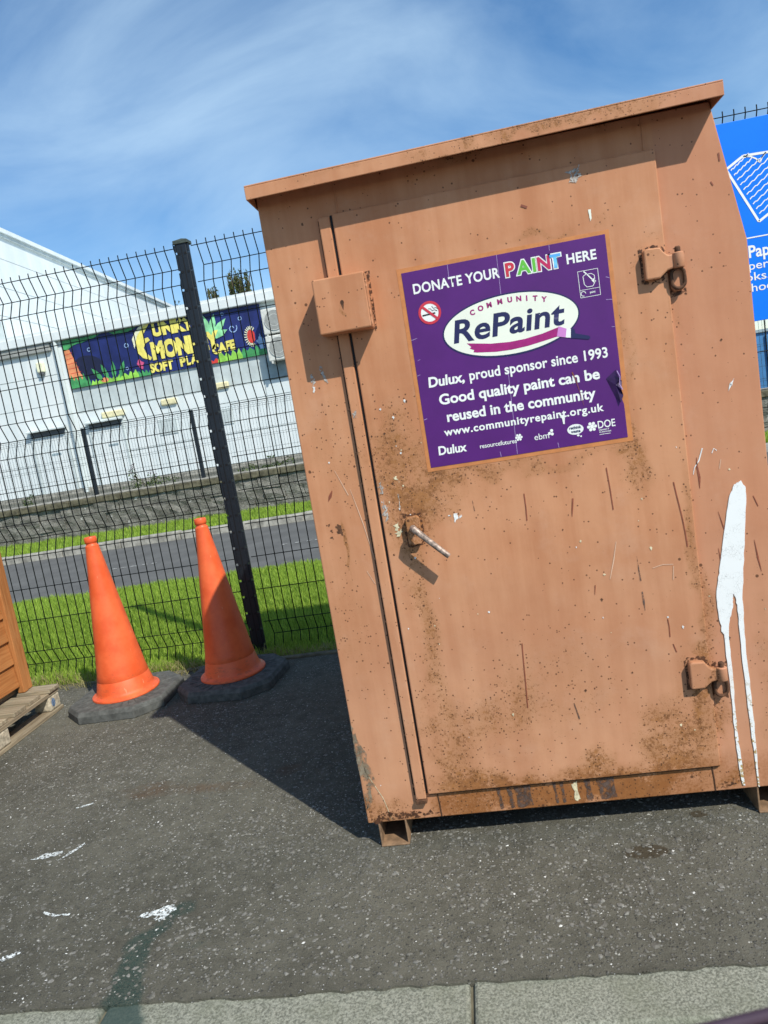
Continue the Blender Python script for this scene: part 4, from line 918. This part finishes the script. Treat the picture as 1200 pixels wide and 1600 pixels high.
obj('eave_shade_strip', MB().box(-22, -9.62, YBD-.10, YBD+.0, 4.19, 4.395), M['ac_dk'], bld, bevel=.02)  # added dark grey strip standing in for the shadow under the eave
obj('downpipe', MB().tube([(-9.47,YBD-.08,4.4),(-9.47,YBD-.08,.5)], .055, 10), M['clad_grey'], bld, smooth=True)
obj('corner_trim', MB().box(-9.60, -9.34, YBD-.03, YBD+.05, .5, 4.40), M['clad'], bld)
obj('grey_panel', MB().box(-4.16, -3.0, YBD-.02, YBD+.018, 2.54, 3.05), M['clad_blue'], bld)
def doorway(x0, x1, z1):
    d = obj('door', MB().box(x0+.08, x1-.08, YBD-.022, YBD-.012, .52, z1-.1), M['clad'], bld, bevel=.004)
    for a_ in (x0+.02, x1-.075): obj('door_jamb', MB().box(a_, a_+.055, YBD-.035, YBD-.002, .5, z1-.08), M['clad_grey'], d)
    obj('door_sign', MB().box((x0+x1)/2-.02, (x0+x1)/2+.24, YBD-.03, YBD-.0225, 1.57, 1.62), M['clad_blue'], d)
    obj('canopy_shade_panel', MB().box(x0+.06, x1-.06, YBD-.05, YBD-.0235, z1-.17, z1-.032), M['dark'], d)  # added dark panel standing in for the shade below the canopy
    obj('canopy', MB().add([(x0,YBD-.02,z1-.03),(x1,YBD-.02,z1-.03),(x1,YBD-.17,z1-.03),(x0,YBD-.17,z1-.03),(x0,YBD-.02,z1+.05),(x1,YBD-.02,z1+.05),(x1,YBD-.17,z1),(x0,YBD-.17,z1)],
                        [(0,1,2,3),(7,6,5,4),(3,2,6,7),(1,5,6,2),(0,3,7,4),(0,4,5,1)]), M['clad_grey'], bld)
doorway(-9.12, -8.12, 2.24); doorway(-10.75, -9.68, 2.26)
for x_, z_ in ((-8.35,2.37),(-6.82,2.43),(-5.40,2.60)):
    w_ = .42 if x_ > -8 else .62
    obj('wall_light', MB().box(x_-w_/2, x_+w_/2, YBD-.07, YBD+.0, z_-.08, z_+.08), M['pale_yel'], bld, bevel=.03)
for x_ in (-6.98, -5.5): obj('notice', MB().box(x_-.25, x_+.25, YBD-.02, YBD-.0, 1.62, 2.02), M['clad_grey'], bld, bevel=.01)
obj('alarm_bell', MB().box(-10.10, -9.90, YBD-.10, YBD-.0, 3.70, 3.96), M['b_cream'], bld, bevel=.03)
obj('alarm_bell_base', MB().box(-10.06, -9.94, YBD-.101, YBD-.0, 3.64, 3.70), M['dark'], bld)

# tall white block behind
tall = thing('tall_hall', (-13, 24, .5), 'taller white clad hall rising behind the low building at the left', 'building')
P0 = Vector((-11.45, 15.9+1.2)); P1 = Vector((-12.79, 33.6)); dr = (P1-P0).normalized(); nr = Vector((-dr.y, dr.x))
obj('hall_core', MB().prism_z([tuple(P0+nr*.06), tuple(P1+nr*.06), tuple(P1+nr*20), tuple(P0+nr*20)], .45, 7.9), M['clad_grey'], tall)
for i in range(5):
    z0 = 3.9 + i*.82
    for j in range(3):
        a = P0+dr*(j*5.58); b = P0+dr*(j*5.58+5.565)
        obj('cladding_panel', MB().prism_z([tuple(a), tuple(b), tuple(b+nr*.055), tuple(a+nr*.055)], z0, min(z0+.805, 7.9)), M['clad'], tall, bevel=.004)
a = P0-dr*.1; b = P1+dr*.1
obj('eaves_gutter', MB().prism_z([tuple(a-nr*.12), tuple(b-nr*.12), tuple(b+nr*20), tuple(a+nr*20)], 7.91, 8.03), M['clad'], tall)
obj('gutter_line', MB().prism_z([tuple(a-nr*.06), tuple(b-nr*.06), tuple(b+nr*.05), tuple(a+nr*.05)], 7.80, 7.905), M['clad_grey'], tall)

# mural banner (mascot figure left out)
ban = thing('mural_banner', (-6.7, YBD-.05, 3.2), 'navy jungle mural banner with yellow soft play cafe lettering on the white building', 'banner')
YM = YBD-.03; YL = YM-.012
obj('board', MB().box(-9.32, -4.07, YM, YM+.045, 3.16, 4.385), M['b_navy'], ban)
obj('dark_cave', MB().disc_y(-8.72, 3.62, .42, .30, YL+.006, 30, -.2), M['b_dark'], ban)  # printed dark cave shape of the mural
obj('tree_trunk', MB().flat_y([(-9.30,4.16),(-9.14,4.13),(-9.06,3.85),(-8.98,3.52),(-8.88,3.36),(-9.25,3.30),(-9.30,3.5)], YL), M['b_org'], ban)
tb = MB()
for i in range(6): tb.ribbon_y([(-9.29+.012*i, 4.02-.12*i), (-9.09+.035*i, 4.05-.125*i)], .012, YL-.003)
obj('trunk_line', tb, M['b_red'], ban)
obj('leaf_canopy', MB().flat_y(jag([(-9.31,4.38),(-8.25,4.38),(-8.55,4.28),(-9.0,4.24),(-9.2,4.12),(-9.31,4.14)], .012, 3), YL), M['b_green'], ban)
obj('leaf_canopy', MB().flat_y(jag([(-8.0,4.38),(-7.3,4.38),(-7.5,4.30),(-7.9,4.31)], .012, 4), YL), M['b_green'], ban)
def tuft(x0, x1, z0, h, m, n, seed):
    r = random.Random(seed); pts = [(x0, z0)]; 
    up = []
    for i in range(n):
        a = x0+(x1-x0)*(i+.2)/n; up += [(a, z0+h*r.uniform(.35,.6)), (a+(x1-x0)/n*.4, z0+h*r.uniform(.75,1.1))]
    up.append((x1, z0+h*.3))
    obj('undergrowth', MB().flat_y(([(x0, z0)]+up+[(x1, z0)])[::-1], YL-random.uniform(0, .004)), M[m], ban)
tuft(-9.31,-8.75,3.165,.34,'b_green',5,1); tuft(-9.30,-9.0,3.165,.17,'b_leaf',4,2); tuft(-8.75,-8.0,3.165,.13,'b_lime',8,3); tuft(-8.05,-7.45,3.165,.20,'b_lime',4,4)
tuft(-7.5,-7.1,3.165,.14,'b_green',4,5); tuft(-5.35,-4.7,3.165,.26,'b_lime',4,6); tuft(-4.75,-4.08,3.165,.30,'b_green',4,7); tuft(-5.7,-5.3,3.165,.12,'b_red',2,8)
obj('mushroom', MB().disc_y(-8.36, 3.24, .10, .06, YL-.005, 16), M['b_org'], ban)
obj('banana_letter', MB().flat_y([(-6.93,4.40),(-7.10,4.36),(-7.30,4.15),(-7.38,3.95),(-7.36,3.75),(-7.25,3.60),(-7.06,3.52),(-7.02,3.58),(-7.14,3.70),(-7.18,3.84),(-7.12,3.94),(-6.98,4.0),(-7.02,4.08),(-7.14,4.06),(-7.10,4.2)], YL-.004), M['b_yel'], ban)
obj('banana_peel', MB().flat_y([(-6.93,4.40),(-7.10,4.36),(-7.30,4.15),(-7.42,3.86),(-7.44,4.10),(-7.36,4.22),(-7.22,4.36),(-7.05,4.42)], YL-.006), M['b_cream'], ban)
text('lettering', 'UNKY', -6.89, -5.76, 4.09, .27, YL-.008, M['b_yel'], ban, bold=.07)
text('lettering', 'MONKEY', -7.0, -5.20, 3.54, .37, YL-.008, M['b_yel'], ban, bold=.07)
text('lettering', 'SOFT', -7.13, -6.50, 3.215, .21, YL-.008, M['b_yel'], ban, bold=.05)
text('lettering', 'PLAY', -6.32, -5.62, 3.235, .20, YL-.008, M['b_yel'], ban, bold=.05, z1=3.27)
text('lettering', 'CAFE', -5.44, -4.84, 3.385, .21, YL-.008, M['b_yel'], ban, bold=.06, z1=3.43)
for i, (a, ln) in enumerate(((1.75,.62),(1.25,.60),(.72,.62),(.28,.48))):
    c_, s_ = math.cos(a), math.sin(a); bx_, bz_ = -5.42, 3.78
    q = [(0,0),(.3,.075),(.65,.08),(1,0),(.65,-.08),(.3,-.075)]
    obj('palm_leaf', MB().flat_y([(bx_+ln*(u*c_)-w_*s_, bz_+ln*(u*s_)+w_*c_) for u, w_ in q][::-1], YL-.004-i*.001), M['b_leaf'], ban)
obj('swirl', MB().ribbon_y([(-4.83+(.03+.018*t)*math.cos(t*1.3), 3.92+(.03+.018*t)*math.sin(t*1.3)) for t in [i*.4 for i in range(14)]], .02, YL), M['b_sky'], ban)
for i, (x_, z_, r0) in enumerate(((-8.62,4.05,.05),(-7.72,3.42,.04),(-7.62,3.98,.06),(-4.60,4.12,.05),(-5.02,4.30,.04))):
    obj('bubble', MB().ring_y(x_, z_, r0*.7, r0, YL, 16), M['b_sky'], ban)
for i, (x_, a_) in enumerate(((-8.25,1.9),(-8.1,1.5),(-7.95,1.15),(-8.4,2.2))):
    c_, s_ = math.cos(a_), math.sin(a_)
    obj('fern_leaf', MB().flat_y([(x_+.45*(u*c_)-w_*s_, 3.22+.45*(u*s_)+w_*c_) for u, w_ in ((0,0),(.3,.06),(.7,.05),(1,0),(.7,-.05),(.3,-.06))][::-1], YL-.002-i*.001), M['b_green'], ban)
obj('red_flower', MB().flat_y([(-4.47,3.78),(-4.36,3.82),(-4.30,3.72),(-4.31,3.55),(-4.38,3.48),(-4.48,3.52),(-4.50,3.65)], YL-.003), M['b_red'], ban)
rf = MB()
for i in range(16):
    t = .9+i*.28; rf.ribbon_y([(-4.40+.10*math.cos(t)*.9, 3.65+.17*math.sin(t)), (-4.40+.17*math.cos(t), 3.65+.25*math.sin(t))], .022, YL-.004)
obj('flower_fringe', rf, M['b_cream'], ban)
obj('pale_plant', MB().flat_y(jag([(-4.22,3.30),(-4.10,3.32),(-4.09,3.55),(-4.16,3.60),(-4.17,3.68),(-4.22,3.58),(-4.28,3.52),(-4.24,3.44)], .01, 9), YL-.003), M['b_sky'], ban)
obj('pink_flower', MB().flat_y(jag([(-7.44,3.50),(-7.36,3.60),(-7.30,3.52),(-7.24,3.50),(-7.29,3.42),(-7.30,3.33),(-7.38,3.37)], .012, 12), YL-.003), M['b_pink'], ban)

# air-conditioning units on the wall
for z_, lab in ((3.30, 'upper pale air conditioning unit beside the mural banner'), (2.66, 'lower pale air conditioning unit below the other one beside the banner')):
    zb_ = z_+.28
    a_ = thing('air_conditioner', (-3.55, YBD-.2, zb_), lab, 'air conditioner', 'wall mounted air conditioners')
    obj('casing', MB().box(-3.98, -3.14, YBD-.36, YBD-.04, zb_, zb_+.60), M['ac'], a_, bevel=.02)
    fc = [(-3.68+.24*math.cos(t), zb_+.31+.24*math.sin(t)) for t in [i*math.pi/14 for i in range(28)]]
    obj('fan_grille', MB().prism_y(fc, YBD-.375, YBD-.361), M['ac_dk'], a_)
    gr = MB()
    for r0 in (.14,.235): gr.ring_y(-3.68, zb_+.31, r0-.006, r0+.006, YBD-.379, 28)
    obj('grille_ring', gr, M['ac'], a_)
    obj('bracket', MB().box(-3.92,-3.88,YBD-.36,YBD-.018,zb_-.06,zb_-.002).box(-3.24,-3.20,YBD-.36,YBD-.018,zb_-.06,zb_-.002), M['ac'], a_)

# blue container seen past the right edge
vb = thing('blue_container', (7.2, 13.5, .5), 'blue steel container behind the far fence, right of the orange bank', 'container')
obj('body', MB().box(5.6, 10.5, 12.8, 14.4, .52, 1.60), M['van_blue'], vb, bevel=.02)
for i in range(16): obj('rib', MB().box(5.7+i*.30, 5.83+i*.30, 12.765, 12.80, .60, 1.54), M['van_blue'], vb, bevel=.008)
obj('top_rail', MB().box(5.58, 10.52, 12.76, 14.42, 1.601, 1.66), M['clad_blue'], vb)

# ------------------------------------------------------------------ plants on the wall and trees behind the roof
def leaf_cloud(name, pts, size, m, parent, seed, tall=1.0):
    r = random.Random(seed); mb = MB(); rn = []
    for c, rad, n in pts:
        for i in range(n):
            d = Vector((r.gauss(0,1), r.gauss(0,1), r.gauss(0,1))).normalized()*(r.random()**.5)
            p = Vector(c)+Vector((d.x*rad[0], d.y*rad[1], d.z*rad[2])); s = size*r.uniform(.5, 1.4)
            u = Vector((r.gauss(0,1), r.gauss(0,1), r.gauss(0,1)*tall+(tall-1))).normalized(); w = u.orthogonal().normalized()
            w = Matrix.Rotation(r.uniform(0, 6.28), 3, u) @ w
            mb.add([p-u*s*.5, p+w*s*.28, p+u*s*.5, p-w*s*.28], [(0,1,2,3)]); rn += [min(1, max(0, r.gauss(.5,.28)))]*4
    me = mesh_of(name, mb); at = me.attributes.new('rnd', 'FLOAT', 'POINT'); at.data.foreach_set('value', rn)
    return link(name, me, m, parent)
def weed(x, y, z, h, w, seed, label, flower=True):
    t = thing('wild_plant', (x, y, z), label, 'plant', 'weeds on the stone wall'); r = random.Random(seed); st_ = MB(); tips = []
    for i in range(max(3, int(w*12))):
        a = r.uniform(-w, w); hh = h*r.uniform(.5, 1.0); st_.tube([(x+a*.4, y, z), (x+a*.8, y+r.uniform(-.05,.05), z+hh*.6), (x+a, y+r.uniform(-.08,.08), z+hh)], [.006,.004,.002], 4); tips.append((x+a, y, z+hh))
    obj('stem', st_, M['bark'], t)
    leaf_cloud('foliage', [((x, y, z+h*.16), (w*1.2, .10, h*.2), int(170*w/.4))]+[((p[0], p[1], p[2]-h*.25), (.07, .07, h*.22), 16) for p in tips], .045, M['leaf'], t, seed)
    if flower: leaf_cloud('flowers', [((p[0], p[1], p[2]), (.05, .05, .07), 14) for p in tips], .035, M['leaf_p'], t, seed+1)
weed(-4.72, 9.42, .70, .42, .48, 21, 'flowering pink weeds on the wall top left of the fence post')
weed(-2.75, 9.40, .70, .26, .45, 22, 'low leafy weeds on the wall beside the orange container', False)
weed(-6.95, 9.40, .70, .22, .12, 23, 'tiny weed on the wall at the far left', False)
def tree(x, y, z1, w, n, seed, label):
    t = thing('slim_tree', (x, y, .5), label, 'tree', 'trees behind the white building'); r = random.Random(seed); mb = MB(); cl = []
    mb.tube([(x, y, .5), (x+.05, y, z1*.6), (x, y, z1)], [.16, .09, .015], 7)
    for i in range(n):
        z0 = r.uniform(3.2, z1-.9); a = r.uniform(0, 6.28); q = w*r.uniform(.4, 1.0); tip = (x+q*math.cos(a), y+q*math.sin(a), min(z1+r.uniform(-.25,.15), z0+r.uniform(1.0, 2.2)))
        mb.tube([(x, y, z0), (x+q*.6*math.cos(a), y+q*.6*math.sin(a), z0+(tip[2]-z0)*.4), tip], [.035,.022,.006], 4)
        cl.append((((x+tip[0]*2)/3, (y+tip[1]*2)/3, tip[2]-.40), (w*.16, w*.16, .55), 70))
    obj('trunk', mb, M['bark'], t); leaf_cloud('crown', cl, .11, M['leaf_t'], t, seed, 2.2)
tree(-7.0, 25.0, 7.1, .62, 60, 31, 'dark green upright tree showing above the fascia by the container')
tree(-8.35, 26.0, 7.0, .45, 14, 32, 'sparse bare-topped tree above the roof beside the fence post')
tree(-10.3, 27.5, 6.9, .35, 9, 33, 'thin sparse tree top seen left of the fence post cap')

# ------------------------------------------------------------------ car door edge at the bottom right (photo taken from a car window)
car = thing('car_door', (.62, -1.72, .60), 'dark blurred car door edge with plum window seal at the lower right corner', 'car door')
A = Vector((.30, -1.709)); Bv = Vector((1.10, -1.540)); d_ = (Bv-A).normalized(); n_ = Vector((d_.y, -d_.x))
def cp_(o0, o1, z0, z1): return MB().prism_z([tuple(A+n_*o0), tuple(A+n_*o1), tuple(Bv+n_*o1), tuple(Bv+n_*o0)][::-1], z0, z1)
mb = cp_(.007, .20, .35, .949)
obj('door_panel', mb, M['car_trim'], car, bevel=.004)
mb = cp_(.0, .0068, .90, .950)
obj('window_seal', mb, M['car_seal'], car, bevel=.0025)
